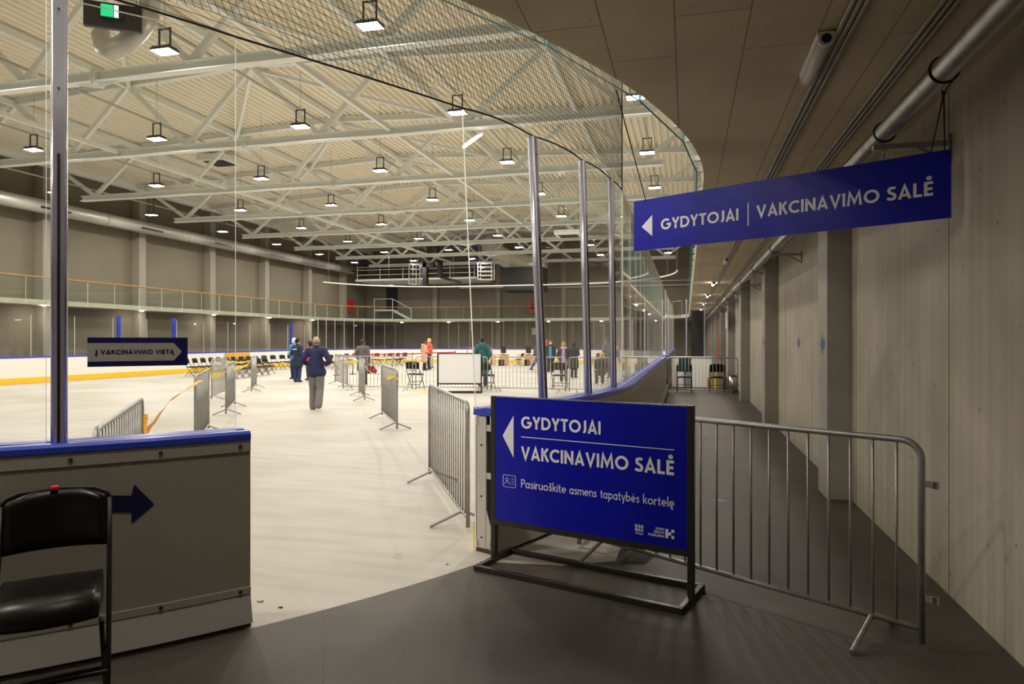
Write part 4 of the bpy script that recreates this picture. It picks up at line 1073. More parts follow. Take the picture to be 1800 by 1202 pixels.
# ================================================================== folding chairs
def chair0(fab='black_vinyl', tube='black_tube'):
    t = thing('folding_chair', 'x', 'chair')
    # curved back rest
    mb = MB(); nx, nz = 12, 8; vs = []
    for s in (0, 1):
        for j in range(nz + 1):
            for i in range(nx + 1):
                u = -1 + 2 * i / nx; v = j / nz
                zt = .848 - .05 * abs(u) ** 3.0; z = .615 + (zt - .615) * v
                x = u * .205 * (1 - .06 * max(0, v - .8) * 5 * .2); y = -.235 - .045 * v - .045 * (1 - u * u)
                pill = .016 * (1 - abs(u) ** 6) * (1 - abs(2 * v - 1) ** 6) + .004
                vs.append((x, y + (pill if s == 0 else -.006), z))
    k = (nx + 1) * (nz + 1); fs = []
    for s in (0, 1):
        for j in range(nz):
            for i in range(nx):
                a = s * k + j * (nx + 1) + i; fs.append((a, a + 1, a + nx + 2, a + nx + 1))
    rim = [i for i in range(nx + 1)] + [(j + 1) * (nx + 1) + nx for j in range(nz)] + [nz * (nx + 1) + i for i in reversed(range(nx))] + [j * (nx + 1) for j in reversed(range(1, nz))]
    fs += [(rim[i], rim[(i + 1) % len(rim)], rim[(i + 1) % len(rim)] + k, rim[i] + k) for i in range(len(rim))]
    mb.add(vs, fs, 0, True); mb.build('backrest', fab, t)
    # cushioned seat with rounded front
    mb = MB(); vs = []; nx, ny = 12, 10
    for s in (0, 1):
        for j in range(ny + 1):
            for i in range(nx + 1):
                u = -1 + 2 * i / nx; v = j / ny
                wd = .19 + .012 * math.sin(pi * v); y = -.185 + .40 * v + .035 * v * (1 - u * u)
                top = .465 + .018 * (1 - u ** 4) * (1 - (2 * v - 1) ** 6) - .055 * max(0, v - .78) * 4.5 * max(0, v - .78) * 4.5
                vs.append((u * wd, y, top if s == 0 else .428 - .03 * v * v))
    k = (nx + 1) * (ny + 1); fs = []
    for s in (0, 1):
        for j in range(ny):
            for i in range(nx): a = s * k + j * (nx + 1) + i; fs.append((a, a + 1, a + nx + 2, a + nx + 1))
    rim = [i for i in range(nx + 1)] + [(j + 1) * (nx + 1) + nx for j in range(ny)] + [ny * (nx + 1) + i for i in reversed(range(nx))] + [j * (nx + 1) for j in reversed(range(1, ny))]
    fs += [(rim[i], rim[(i + 1) % len(rim)], rim[(i + 1) % len(rim)] + k, rim[i] + k) for i in range(len(rim))]
    mb.add(vs, fs, 0, True); mb.build('seat', fab, t)
    for s in (-1, 1):
        MB().tube([(s * .215, -.285, .80), (s * .217, -.235, .60), (s * .219, -.12, .40), (s * .221, .20, .012)], .0115, 8).build('leg', tube, t)
        MB().tube([(s * .198, .13, .425), (s * .199, .05, .33), (s * .20, -.26, .012)], .0105, 8).build('leg', tube, t)
    MB().tube([(-.2195, .075, .205), (.2195, .075, .205)], .009, 8).build('stretcher', tube, t)
    MB().tube([(-.199, -.17, .13), (.199, -.17, .13)], .009, 8).build('stretcher', tube, t)
    MB().tube([(-.215, -.285, .80), (-.20, -.30, .822), (-.15, -.318, .838), (0, -.33, .846), (.15, -.318, .838), (.20, -.30, .822), (.215, -.285, .80)], .0115, 8).build('back_tube', tube, t)
    return t
CH = chair0(); CK = [c for c in COL.objects if c.parent == CH]
# the near chair, facing the corridor, with a red sticker
ca, cb = P(2, 900, 3.10), P(188, 900, 3.30); cc = (ca + cb) / 2; cc.z = 0
fx = Vector((cb.x - ca.x, cb.y - ca.y, 0)).normalized(); rzn = math.atan2(-fx.y, -fx.x)
NS = 1.165
CH.location = (cc.x, cc.y, 0); CH.rotation_euler = (0, 0, rzn); CH.scale = (1.0, NS * .92, NS)
fw = Vector((-math.sin(rzn), math.cos(rzn), 0)); CH.location = Vector(CH.location) + fw * .235 * NS * .92
CH['label'] = 'large black folding chair with a red sticker before the tall rink board'
mb = MB(); mb.box((.012, -.318, .853), (.032, .032, .012)); st = mb.build('sticker', 'red_sticker', [k for k in CK if k.name.startswith('backrest')][0])
def chair(p, face, label, group=None): return dup(CH, (p[0], p[1], 0), face, label, group, CK)
def setscale(o, s=1.0): o.scale = (s, s, s); return o
def cface(ang): return math.radians(ang)      # 0 = facing +Y, 90 = facing -X
rowA = [(338, 32.0), (352, 32.6), (366, 33.2), (380, 33.8), (393, 34.4), (406, 35), (419, 35.6), (432, 36.2), (444, 36.8), (456, 37.4), (471, 38.2), (486, 39), (502, 39.8), (516, 40.6)]
for i, (px, d) in enumerate(rowA):
    p = P(px, 660, d); setscale(chair(p, cface(-78 - 2 * i), f'black folding chair, {nth(i + 1)} along the back row before the white side board', 'chairs along the side board'))
rowB = [(404, 29.6), (416, 30.3), (428, 31.0), (440, 31.7), (451, 32.4), (462, 33.1), (473, 33.9)]
for i, (px, d) in enumerate(rowB):
    p = P(px, 660, d); setscale(chair(p, cface(-80 - 2 * i), f'black folding chair, {nth(i + 1)} along the front row behind the barriers', 'chairs in the front row'))
for i, (px, y, dd, f, lab) in enumerate(((731, 686, 0, 0, 'black folding chair behind the barrier row, before the pink coated woman'), (856, 689, 0, 0, 'black folding chair behind the barrier row, before the teal coated man'), (984, 689, 0, 0, 'black folding chair behind the barrier row, before the lilac top'), (1058, 679, 0, 0, 'black folding chair behind the second polished post, with a seated person'))):
    p = G(px, y - 4); setscale(chair(p, cface(f), lab), 1.12)
mid = [(575, 40, 20), (588, 39, -20), (603, 43, 10), (614, 44, -10), (658, 45, 15), (669, 44, -20), (684, 45, 30), (694, 46, 0), (701, 44, -30), (707, 47, 10)]
for i, (px, d, f) in enumerate(mid):
    p = P(px, 630, d); setscale(chair(p, cface(f + 150), f'black folding chair beyond the red belt, {nth(i + 1)} counted from the walking man', 'chairs beyond the red belt'))
for px, d, f, lab in ((912, 45, 80, 'black folding chair between the two computer desks'), (1043, 44, 80, 'black folding chair behind the second polished post, turned sideways'), (1056, 44.6, 200, 'black folding chair far behind the second polished post, seen from the front')):
    p = P(px, 640, d); setscale(chair(p, cface(f), lab))
for px, y, lab in ((1203, 685, 'dark folding chair before the white corridor partition, with a coat on it'), (1257, 684, 'black folding chair in the far corridor before the cardboard boxes')):
    p = G(px, y); setscale(chair((p.x, 23.3, 0), cface(0), lab), 1.1)
# coat over the corridor chair, boxes, bin
p = G(1203, 685)
mb = MB()
for i in range(6): mb.box((0, -.37 + .004 * i, .72 + .075 * i), (.40 - .012 * i, .07, .09))
jk = mb.build('coat', mat('dark_teal_coat', (.015, .045, .05), .8)); jk.location = (p.x, 23.3, 0); tag(jk, 'dark teal coat hung over the corridor chair by the white partition', 'coat')
for m_ in ('REMESH',):
    r = jk.modifiers.new('soft', 'REMESH'); r.mode = 'VOXEL'; r.voxel_size = .02; r.use_smooth_shade = True
p = G(1257, 684)
for k in range(3):
    mb = MB(); mb.box((0, 0, .19), (.5 - .04 * k, .4, .38)); mb.box((0, -.2005, .19), (.06, .002, .38), mi=1)
    o = mb.build('cardboard_box', [mat('cardboard', (.34, .22, .12), .8), 'tape_yellow'] if k == 0 else [bpy.data.materials['cardboard'], 'tape_yellow'], bevel=.006); o.location = (p.x + (0, .03, -.35)[k], 24.9 + .0 * k, (.0, .381, 0)[k] if k < 2 else 0)
    if k == 2: o.location = (p.x + .25, 25.75, 0)
    tag(o, ['lower cardboard box behind the far corridor chair', 'upper cardboard box behind the far corridor chair', 'cardboard box pushed behind the stacked boxes in the far corridor'][k], 'box')
t = thing('waste_bin', 'shiny steel waste bin at the foot of a far corridor column', 'bin', (1.47, 23.4, 0))
mb = MB(); mb.tube([(0, 0, .005), (0, 0, .52)], .13, 20); mb.build('body', 'bin_steel', t); mb = MB(); mb.tube([(0, 0, .52), (0, 0, .56)], [.135, .11], 20); mb.build('rim', 'black', t)
# white partition of the players' bench with clear panes above
t = thing('partition', 'white waist-high partition with a ledge closing off the corridor beside the boards', 'partition', (.1, 25.4, 0))
for x, w_ in ((-.42, .42), (.42, .70)): mb = MB(); mb.box((x, 0, .555), (w_, .05, 1.07)); mb.build('panel', 'white', t, bevel=.004)
mb = MB(); mb.box((.08, 0, 1.10), (1.5, .16, .03)); mb.build('ledge', 'white', t, bevel=.004)
mb = MB(); mb.box((-.03, .09, .55), (.38, .03, 1.06)); mb.build('back_panel', mat('grey_panel', (.25, .26, .27), .6), t)
for k, (xa, xb) in enumerate(((-.62, -.02), (.0, .60))):
    pane('rink_glass', f'clear pane on the white corridor partition, {nth(k + 1)} from the boards', (xa, 25.4, 0), (xb, 25.4, 0), 1.116, 3.1, group='panes on the white partition', th=.02)
for k, x in enumerate((-.64, -.01, .62)):
    mb = MB(); mb.box((x, 25.4, 2.15), (.05, .06, 2.06)); tag(mb.build('partition_post', 'post_metal'), f'slim metal post on the white corridor partition, {nth(k + 1)} from the boards', 'post')
mb = MB(); mb.box((.5, 31, 1.5), (.6, .1, 3.0)); tag(mb.build('dark_door', 'screen'), 'dark doorway panel far down the corridor behind the clear panes', 'panel')
# wall things in the corridor
mb = MB(); mb.box((XR - .06, 20.9, 1.15), (.12, .5, .95)); mb.box((XR - .121, 20.9, 1.15), (.004, .42, .85), mi=1)
tag(mb.build('fire_cabinet', ['red', 'red'], bevel=.006), 'red fire hose cabinet low on the far corridor wall', 'cabinet')
mb = MB(); mb.box((XR - .05, 36.6, 1.4), (.1, .5, 1.4)); tag(mb.build('fire_cabinet', 'red', bevel=.006), 'narrow red cabinet at the dark end of the corridor', 'cabinet')
mb = MB(); mb.box((XR - .28, 25.85, 2.42), (.07, .35, .62)); tag(mb.build('switch_box', 'white', bevel=.008), 'white box mounted on a far corridor column', 'box')
# black folded cable and mesh scrap under the barrier
t = thing('mesh_ramp', 'grey wire mesh scrap lying behind the standing sign', 'mesh', (-.50, 5.22, 0))
mb = MB(); q = [Vector((0, 0, .006)), Vector((.19, .06, .006)), Vector((.30, .52, .03)), Vector((.10, .52, .03))]
for i in range(11):
    f = i / 10; mb.tube([q[0].lerp(q[3], f), q[1].lerp(q[2], f)], .004, 4)
for i in range(8):
    f = i / 7; mb.tube([q[0].lerp(q[1], f), q[3].lerp(q[2], f)], .004, 4)
mb.build('wires', 'grate', t)

# ================================================================== far things on the rink
# white board in a dark frame, seen from behind
a, b = G(761, 692), G(839, 692)
t = thing('sign_stand', 'white backed standing board in a dark frame behind the barrier row', 'sign', a); Lb = (b - a).length; rz = math.atan2(b.y - a.y, b.x - a.x); t.rotation_euler = (0, 0, rz); t.location = (a.x, a.y + .45, 0)
mb = MB(); mb.box((Lb / 2, 0, .79), (Lb - .05, .03, .96)); mb.build('panel', 'sign_back', t)
for x in (0, Lb): MB().box((x, 0, .64), (.045, .045, 1.28)).build('post', 'frame_black', t)
MB().box((Lb / 2, 0, .29), (Lb - .045, .045, .045)).build('bottom_rail', 'frame_black', t); MB().box((Lb / 2, 0, 1.275), (Lb + .045, .046, .03)).build('top_rail', 'frame_black', t)
mb = MB()
for y in (-.23, .23): mb.box((Lb / 2, y, .02), (Lb + .05, .04, .04))
for x in (0, Lb): mb.box((x, 0, .02), (.04, .42, .04))
mb.build('base_frame', 'frame_black', t)
# goal
g = P(843, 640, 47.8)
t = thing('hockey_goal', 'red framed ice hockey goal before the white end board', 'goal', (g.x, g.y, 0))
mb = MB(); mb.tube([(-.9, 0, 0.03), (-.9, 0, 1.2), (.9, 0, 1.2), (.9, 0, 0.03)], .035, 8); mb.tube([(-.9, 0, .035), (-.75, 1.0, .035), (.75, 1.0, .035), (.9, 0, .035)], .03, 8); mb.build('frame', 'red', t)
mb = MB()
for i in range(13): x = -.9 + .15 * i; mb.tube([(x, 0, 1.2), (x * .85, .55, 1.15), (x * .83, 1.0, .05)], .008, 4)
for i in range(8): z = .1 + .14 * i; mb.tube([(-.8, .9, z), (.8, .9, z)], .008, 4)
mb.build('goal_net', 'goal_net', t)
# desks with computers
for k, px in enumerate((880, 924)):
    p = P(px, 640, 46); t = thing('computer_desk', ['wooden desk with a monitor, between the goal and the side turned chair', 'wooden desk with a monitor beside the first polished post'][k], 'desk', (p.x, p.y, 0))
    mb = MB(); mb.box((0, 0, .74), (1.0, .7, .04)); mb.build('top', 'wood', t); mb = MB(); mb.box((.25, -.05, .36), (.5, .5, .72)); mb.build('cabinet', 'wood', t)
    for x in (-.46,): MB().box((x, .25, .36), (.04, .04, .72)).build('leg', 'wood', t); MB().box((x, -.25, .36), (.04, .04, .72)).build('leg', 'wood', t)
    m_ = thing('computer_monitor', ['black monitor on the desk beside the goal', 'black monitor on the desk beside the first polished post'][k], 'monitor', (p.x + .2, p.y, .761))
    MB().box((0, 0, .30), (.36, .05, .46)).build('screen', 'screen', m_); MB().box((0, 0, .012), (.2, .18, .02)).build('stand', 'black', m_); MB().box((0, .01, .05), (.04, .03, .08)).build('neck', 'black', m_)
    mb = MB(); mb.box((0, 0, .21), (.3, .3, .42)); o = mb.build('office_bin', 'black', bevel=.01); o.location = (p.x + .2, p.y - .55, 0); tag(o, ['black box on the floor before the desk beside the goal', 'black box on the floor before the desk beside the polished post'][k], 'box')
# red queue belt
pts = [P(592, 640, 33), P(620, 640, 34), P(655, 640, 37), P(690, 640, 38), P(725, 640, 38.5), P(760, 640, 42), P(800, 640, 44)]
for i, p in enumerate(pts):
    t = thing('queue_post', f'slim red queue post on the rink, {nth(i + 1)} from the walking man', 'queue post', (p.x, p.y, 0), group='red queue posts')
    MB().tube([(0, 0, .03), (0, 0, .98)], .03, 8).build('pole', 'galv_dark', t); MB().tube([(0, 0, 0), (0, 0, .03)], .17, 16).build('base', 'black', t); MB().tube([(0, 0, .90), (0, 0, 1.0)], .045, 10).build('belt_head', 'red', t)
for i in range(len(pts) - 1):
    a, b = pts[i], pts[i + 1]; dn_ = (Vector((b.x - a.x, b.y - a.y, 0))).normalized() * .05
    mb = MB(); mb.bar(Vector((a.x, a.y, .93)) + dn_, Vector((b.x, b.y, .93)) - dn_, .006, .065); 
    tag(mb.build('queue_belt', 'red'), f'red belt stretched between queue posts, {nth(i + 1)} stretch from the walking man', 'belt', 'red queue belts')

# ================================================================== high up at the hall end
t = thing('service_platform', 'pale service platform with railing high on the hall end wall', 'platform', (-23.6, 59.4, 7.1))
MB().box((0, 0, .08), (11.6, 4.8, .16)).build('deck', 'steel_white', t)
mb = MB()
for i in range(6): mb.box((-5.6 + 2.24 * i, -2.36, .70), (.05, .05, 1.1))
for z in (.55, 1.0, 1.25): mb.box((0, -2.36, z), (11.4, .05, .05))
mb.build('guard_rail', 'steel_white', t)
def cage(label, px0, px1, y0, y1, d):
    a, b = P(px0, y1, d), P(px1, y0, d); t = thing('ladder_cage', label, 'ladder', (a.x, a.y, a.z)); w_ = (b.x - a.x); h = b.z - a.z
    mb = MB()
    for x in (0, w_):
        for y in (0, .8): mb.box((x, y, h / 2), (.06, .06, h))
    for k in range(5):
        z = h * k / 4
        for y in (0, .8): mb.box((w_ / 2, y, z), (w_, .05, .05))
        for x in (0, w_): mb.box((x, .4, z), (.05, .8, .05))
    mb.build('frame', 'duct', t)
    for x in (0, w_): MB().tube([(x, .4, h), (x, .4, deck_z(a.x + x) - a.z + .02)], .02, 6).build('hanger', 'duct', t)
cage('pale metal ladder cage hanging below the service platform', 719, 733, 463, 499, 56)
cage('pale metal basket hanging at the end of the service platform', 840, 866, 462, 491, 56)
t = thing('black_ducting', 'black angled ducting hanging beneath the service platform', 'duct', P(748, 482, 57.5))
MB().box((0, 0, .0), (.35, .5, 1.9)).build('riser', 'black_duct', t); MB().box((.2, 0, .75), (1.2, .5, .35)).build('elbow', 'black_duct', t); MB().box((1.3, 0, .4), (.3, .5, 1.3)).build('riser', 'black_duct', t)
MB().bar((1.3, 0, -.25), (3.0, .6, -.7), .4, .18).build('branch', 'black_duct', t); q = t.location; MB().tube([(0, 0, .8), (0, 0, deck_z(q.x) - q.z + .02)], .03, 6).build('hanger', 'duct', t)
a, b = P(886, 512, 57), P(957, 470, 57)
t = thing('plant_unit', 'large black air handling box on the hall end wall', 'ventilation unit', ((a.x + b.x) / 2, a.y + 1, a.z))
MB().box((0, 0, (b.z - a.z) / 2), (b.x - a.x, 2.4, b.z - a.z)).build('casing', 'black_duct', t, bevel=.03); MB().box((0, -1.21, .25), (b.x - a.x - .2, .02, .2)).build('grille', 'black', t)
t = thing('foil_duct', 'large foil wrapped duct bending down to the black air handling box', 'duct', P(905, 450, 58))
MB().tube([(-2.6, .5, 1.6), (-1.9, .5, .5), (-.5, .5, -.35), (1.0, .5, -.65), (2.6, .5, -.85)], [.75, .8, .8, .78, .7], 14).build('bend', 'foil', t)
MB().tube([(-2.3, .9, .6), (-2.3, .9, 1.7)], .85, 14).build('riser', 'foil', t)
for k, z in enumerate((6.55, 6.95)):
    mb = MB(); mb.tube([(-12.5, YF - .45, z), (XR - .05, YF - .45, z)], .06, 8); tag(mb.build('wall_pipe', 'white'), ['lower white pipe across the hall end wall', 'upper white pipe across the hall end wall'][k], 'pipe')
mb = MB(); mb.tube([(-20.5, YF - 1.5, 6.62), (-12.6, YF - 1.5, 6.62)], .09, 8); tag(mb.build('wall_pipe', 'white'), 'thick white pipe below the service platform', 'pipe')
# door, exit sign, stairs
mb = MB(); mb.box((-28.0, YF - .03, 5.75), (1.2, .06, 2.2)); tag(mb.build('door_1', 'screen'), 'dark door on the hall end wall above the balcony', 'door', kind='structure')
t = thing('exit_sign', 'lit green exit sign above the dark door on the end wall', 'exit sign', (-28.1, YF - .08, 7.05)); MB().box((0, 0, .12), (.5, .1, .24)).build('housing', 'white', t); MB().box((0, -.055, .12), (.46, .01, .2)).build('lit_face', 'exit_white', t)
t = thing('stair', 'short stair with pale railing up to the dark door on the end wall', 'stair', (-28.0, YF - 1.4, ZT))
mb = MB(); mb.box((-.2, .45, .98), (1.9, 1.5, .12))
for i in range(6): mb.box((.9 + .3 * i, .45, .86 - .16 * i), (.3, 1.5, .05))
mb.build('step', 'steel_white', t)
mb = MB()
for x in (-1.1, .8): mb.box((x, -.28, 1.05 if x > 0 else 1.05), (.05, .05, 2.1))
mb.box((2.7, -.28, .55), (.05, .05, 1.1)); mb.bar((-1.1, -.28, 2.05), (.8, -.28, 2.05), .05, .05); mb.bar((.8, -.28, 2.05), (2.7, -.28, 1.05), .05, .05); mb.bar((.8, -.28, .98), (2.7, -.28, .02), .04, .16); mb.build('guard_rail', 'steel_white', t)
mb = MB(); mb.box((0, 0, 0), (.9, .25, 1.1)); mb.box((-.1, -.128, .05), (.35, .006, .45), mi=1)
p = P(938, 540, (YF - .25) / (CT + 38 / 1200 * ST)); o = mb.build('fire_cabinet', ['red', 'maroon'], bevel=.01); o.location = (p.x, YF - .13, p.z)
tag(o, 'red fire cabinet above the balcony behind the first polished post', 'cabinet')
mb = MB(); mb.box((0, 0, 0), (.25, .9, 1.1)); mb.box((.128, -.1, .05), (.006, .35, .45), mi=1); o = mb.build('fire_cabinet', ['red', 'maroon'], bevel=.01); o.location = (XL + .13, 58.4, 4.9)
tag(o, 'red fire cabinet on the long beige wall near the dark door', 'cabinet')
mb = MB(); p = P(934, 582, 62); mb.box((0, 0, 0), (.55, .12, .62)); o = mb.build('control_box', 'white', bevel=.01); o.location = (p.x, YF - .06, p.z); tag(o, 'white box on the end wall under the balcony, before the first polished post', 'box')
mb = MB(); p = P(78, 438, 29.5); mb.box((0, 0, 0), (.06, .3, .34)); o = mb.build('control_box', 'white', bevel=.01); o.location = (XL + .53, p.y, p.z); tag(o, 'small white box high on a column of the long beige wall', 'box')
# exit sign and duct elbow near the corner, roof vents, tilted tube lamp
e = P(196, 27, 12.6)
t = thing('exit_sign', 'lit green exit sign on a black panel hanging from the roof', 'exit sign', e); t.rotation_euler = (0, 0, TH + .35)
MB().box((.02, .06, .0), (.95, .10, .46)).build('back_panel', 'black', t); MB().box((.0, -.03, .05), (.36, .08, .26)).build('housing', 'black', t)
MB().box((-.06, -.075, .05), (.2, .01, .22)).build('lit_face', 'exit_green', t); MB().box((.09, -.075, .05), (.07, .01, .22)).build('pictogram', 'exit_white', t)
for x in (-.4, .4): MB().tube([(x, .06, .22), (x, .06, deck_z(e.x) - e.z)], .012, 6).build('hanger', 'duct', t)
c = P(205, 62, 13.3); t = thing('duct_elbow', 'round pale duct elbow hanging below the exit sign', 'duct', c)
mb = MB(); mb.tube([(-.55, .2, .15), (-.38, .1, -.16), (-.1, 0, -.28), (.22, 0, -.18), (.45, .1, .12), (.5, .3, .5)], .19, 18); mb.build('bend', 'duct', t)
mb = MB(); mb.tube([(-.56, .2, .16), (-.553, .2, .15)], .14, 16); mb.build('mouth', 'black', t)
MB().tube([(.5, .3, .5), (.5, .3, deck_z(c.x) - c.z - .15)], .19, 18).build('riser', 'duct', t)
for k, (px, py, d) in enumerate(((387, 287, 33), (848, 395, 44), (1000, 415, 40))):
    p = P(px, py, d); t = thing('roof_vent', f'dark square vent unit hanging under the roof, {nth(k + 1)} from the long beige wall', 'vent', p, TH * 0)
    MB().box((0, 0, .14), (1.5, 1.5, .28)).build('casing', 'steel_white', t, bevel=.02); MB().box((0, 0, -.004), (1.1, 1.1, .02)).build('grille', 'black', t)
    for x in (-.6, .6): MB().tube([(x, 0, .28), (x, 0, deck_z(p.x) - p.z)], .02, 6).build('hanger', 'duct', t)
a, b = P(814, 257, 21.5), P(847, 233, 21.5)
t = thing('tube_lamp', 'slanted white tube lamp hanging under the roof', 'lamp', (a + b) / 2); mm = (a + b) / 2
MB().bar(a - mm, b - mm, .13, .05).build('housing', 'white', t); MB().tube([a - mm + Vector((0, 0, -.05)), b - mm + Vector((0, 0, -.05))], .035, 8).build('tube', 'lamp_on2', t)
MB().tube([b - mm, Vector((b.x - mm.x, b.y - mm.y, deck_z(b.x) - mm.z))], .01, 6).build('hanger', 'duct', t)

for k, (px, py, s, m_) in enumerate(((457, 1057, .022, 'ice'), (493, 1068, .014, 'rub_bolt'), (786, 992, .010, 'rub_bolt'), (1157, 1100, .006, 'ice'))):
    g = G(px, py); mb = MB(); mb.sphere((0, 0, s * .25), s, 7, sc=(1.3, .8, .3)); o = mb.build('floor_chip', m_); o.location = (g.x, g.y, 0)
    tag(o, ['pale chip lying on the rink floor near the navy arrow board end', 'small dark chip on the rink floor near the rubber edge by the board end', 'tiny dark chip on the rink floor before the standing sign', 'tiny pale crumb on the rubber floor before the standing sign'][k], 'chip')
for k in range(2):
    mb = MB(); mb.tube([(-.48 + .06 * k, 13 + .3 * k, .012), (-.50 + .06 * k, 15, .012), (-.46 + .07 * k, 18, .012), (-.44 + .05 * k, 21.8, .012)], .012, 6)
    tag(mb.build('floor_cable', 'black'), ['black cable on the corridor floor next to the boards', 'second black cable on the corridor floor, on the wall side'][k], 'cable')

# ================================================================== people
def remesh(mb, name, mats, parent, vox):
    o = mb.build(name + '_tmp', mats)
    r = o.modifiers.new('r', 'REMESH'); r.mode = 'VOXEL'; r.voxel_size = vox; r.use_smooth_shade = True
    sm = o.modifiers.new('s', 'SMOOTH'); sm.factor = .5; sm.iterations = 2
    bpy.context.view_layer.update()
    me = bpy.data.meshes.new_from_object(o.evaluated_get(bpy.context.evaluated_depsgraph_get()))
    me.name = name; bpy.data.objects.remove(o, do_unlink=True)
    me.materials.clear(); me.materials.append(M[mats] if isinstance(mats, str) else mats)
    ob = bpy.data.objects.new(name, me); COL.objects.link(ob); ob.parent = parent
    return ob
M['skin'] = mat('skin', (.56, .34, .25), .55)
M['eye'] = mat('eye', (.03, .02, .02), .3)
M['lip'] = mat('lips', (.42, .16, .13), .5)
CM = {}
def cmat(n_, c, r=.8, bump=None):
    if n_ not in CM: CM[n_] = mat(n_, c, r, bump=bump)
    return CM[n_]
def person(label, pos, yaw, h=1.75, jacket=('navy cloth', (.02, .03, .09)), trouser=('dark trousers', (.03, .03, .035)), hair=('brown hair', (.08, .045, .025)), hairlen=0, hat=None, mask=False, coat=0.0, arms=('down', 'down'), stride=0.0, sit=False, hood=False, quilt=False, shirt=None, fur=None, stripe=None, vox=.018, bald=False, bend=0.0, shoe=(.03, .025, .02), loose=0.0):
    k = h / 1.75
    t = thing('person', label, 'person', (pos[0], pos[1], pos[2] if len(pos) > 2 else 0), yaw, scale=k)
    V = Vector
    hz = .47 if sit else .93
    def tb(x, y, z):                     # torso point, bent forward around the hips
        dz = z - .93; a = bend; q = V((x, y * math.cos(a) + dz * math.sin(a), -y * math.sin(a) + dz * math.cos(a))); return V((q.x, q.y, q.z + hz))
    sh = {s: tb(s * .185, -.01, 1.42) for s in (-1, 1)}
    hip = {s: V((s * .09, 0, hz - .01)) for s in (-1, 1)}
    if sit: knee = {s: V((s * .11, .44, .50)) for s in (-1, 1)}; ank = {s: V((s * .12, .42, .09)) for s in (-1, 1)}
    else:
        knee = {s: V((s * .095, .03 + s * stride * .5, .50)) for s in (-1, 1)}; ank = {s: V((s * .10, -.02 + s * stride - (.06 if s * stride < 0 else 0), .09 + (.05 if s * stride < 0 else 0))) for s in (-1, 1)}
    A = {'down': lambda s: (tb(s * .245, -.03, 1.13), tb(s * .25, .05, .88)), 'front': lambda s: (tb(s * .27, -.05, 1.14), tb(s * .10, .22, 1.10)), 'out': lambda s: (tb(s * .34, -.07, 1.17), tb(s * .20, .17, 1.08)), 'fwd': lambda s: (tb(s * .22, .14, 1.18), tb(s * .19, .36, 1.10)), 'up': lambda s: (tb(s * .27, .10, 1.22), tb(s * .12, .20, 1.46)), 'back': lambda s: (tb(s * .245, -.13, 1.15), tb(s * .24, -.16, .9)), 'pocket': lambda s: (tb(s * .29, -.08, 1.14), tb(s * .19, .10, .95))}
    el, wr = {}, {}
    for s, a in zip((-1, 1), arms): el[s], wr[s] = A[a](s)
    hc = tb(0, .01, 1.645)
    # ---- body: one continuous surface
    mb = MB()
    mb.sphere(hc + V((0, -.012, .02)), .092, 14, sc=(.86, 1.06, 1.05)); mb.sphere(hc + V((0, .025, -.055)), .062, 12, sc=(.9, .95, 1.05))
    mb.caps(hc + V((0, .088, .012)), hc + V((0, .104, -.022)), .009, .014, 8)
    for s in (-1, 1): mb.sphere(hc + V((s * .083, -.005, -.008)), .027, 8, sc=(.4, .8, 1.15))
    mb.caps(tb(0, -.005, 1.45), hc + V((0, -.01, -.07)), .058, .052, 12)
    mb.caps(tb(-.07, 0, 1.36), tb(.07, 0, 1.36), .10, .10, 12); mb.caps(tb(-.06, 0, 1.10), tb(.06, 0, 1.10), .095, .095, 12); mb.caps(V((-.06, 0, hz)), V((.06, 0, hz)), .11, .11, 12)
    mb.caps(tb(0, 0, 1.34), tb(0, 0, .98), .12, .115, 14)
    for s in (-1, 1):
        mb.caps(tb(s * .06, 0, 1.42), sh[s], .062, .056, 10); mb.caps(sh[s], el[s], .05, .04, 10); mb.caps(el[s], wr[s], .04, .027, 10)
        mb.caps(hip[s], knee[s], .085, .058, 12); mb.caps(knee[s], ank[s], .056, .038, 10)
        dw = (wr[s] - el[s]).normalized(); pc = wr[s] + dw * .05
        mb.caps(wr[s], pc, .026, .032, 8)
        mb.caps(ank[s] + V((0, -.03, -.045)), ank[s] + V((0, .14, -.055)), .036, .03, 8)
    body = remesh(mb, 'body', 'skin', t, vox)
    # face and fingers joined into the same mesh
    mb = MB()
    for s in (-1, 1):
        mb.sphere(hc + V((s * .034, .083, .012)), .010, 8, mi=1, sc=(1.2, .5, .7)); mb.box(hc + V((s * .034, .089, .034)), (.034, .008, .006), mi=1)
        dw = (wr[s] - el[s]).normalized(); side = dw.cross(V((0, 1, 0))); side = side.normalized() if side.length > .2 else V((1, 0, 0)); nr = side.cross(dw)
        base = wr[s] + dw * .075
        for i, (l1, l2) in enumerate(((.036, .03), (.042, .034), (.038, .032), (.03, .024))):
            q = base + nr * (-.026 + .0175 * i); m1 = q + dw * l1 + side * .006 * s; mb.tube([q - dw * .02, m1, m1 + dw * l2 * .85 + side * .016 * s], [.0092, .0085, .0068], 6)
        q = wr[s] + dw * .03 + nr * -.028; mb.tube([q, q + nr * -.024 + dw * .022, q + nr * -.03 + dw * .05], [.0105, .0095, .0075], 6)
    mb.box(hc + V((0, .080, -.062)), (.044, .012, .009), mi=2)
    tmp = mb.mesh('extra', ['skin', 'eye', 'lip'])
    bm = bmesh.new(); bm.from_mesh(body.data); bm.from_mesh(tmp); bm.to_mesh(body.data); bm.free()
    for mm_ in ('eye', 'lip'): body.data.materials.append(M[mm_])
    bpy.data.meshes.remove(tmp)
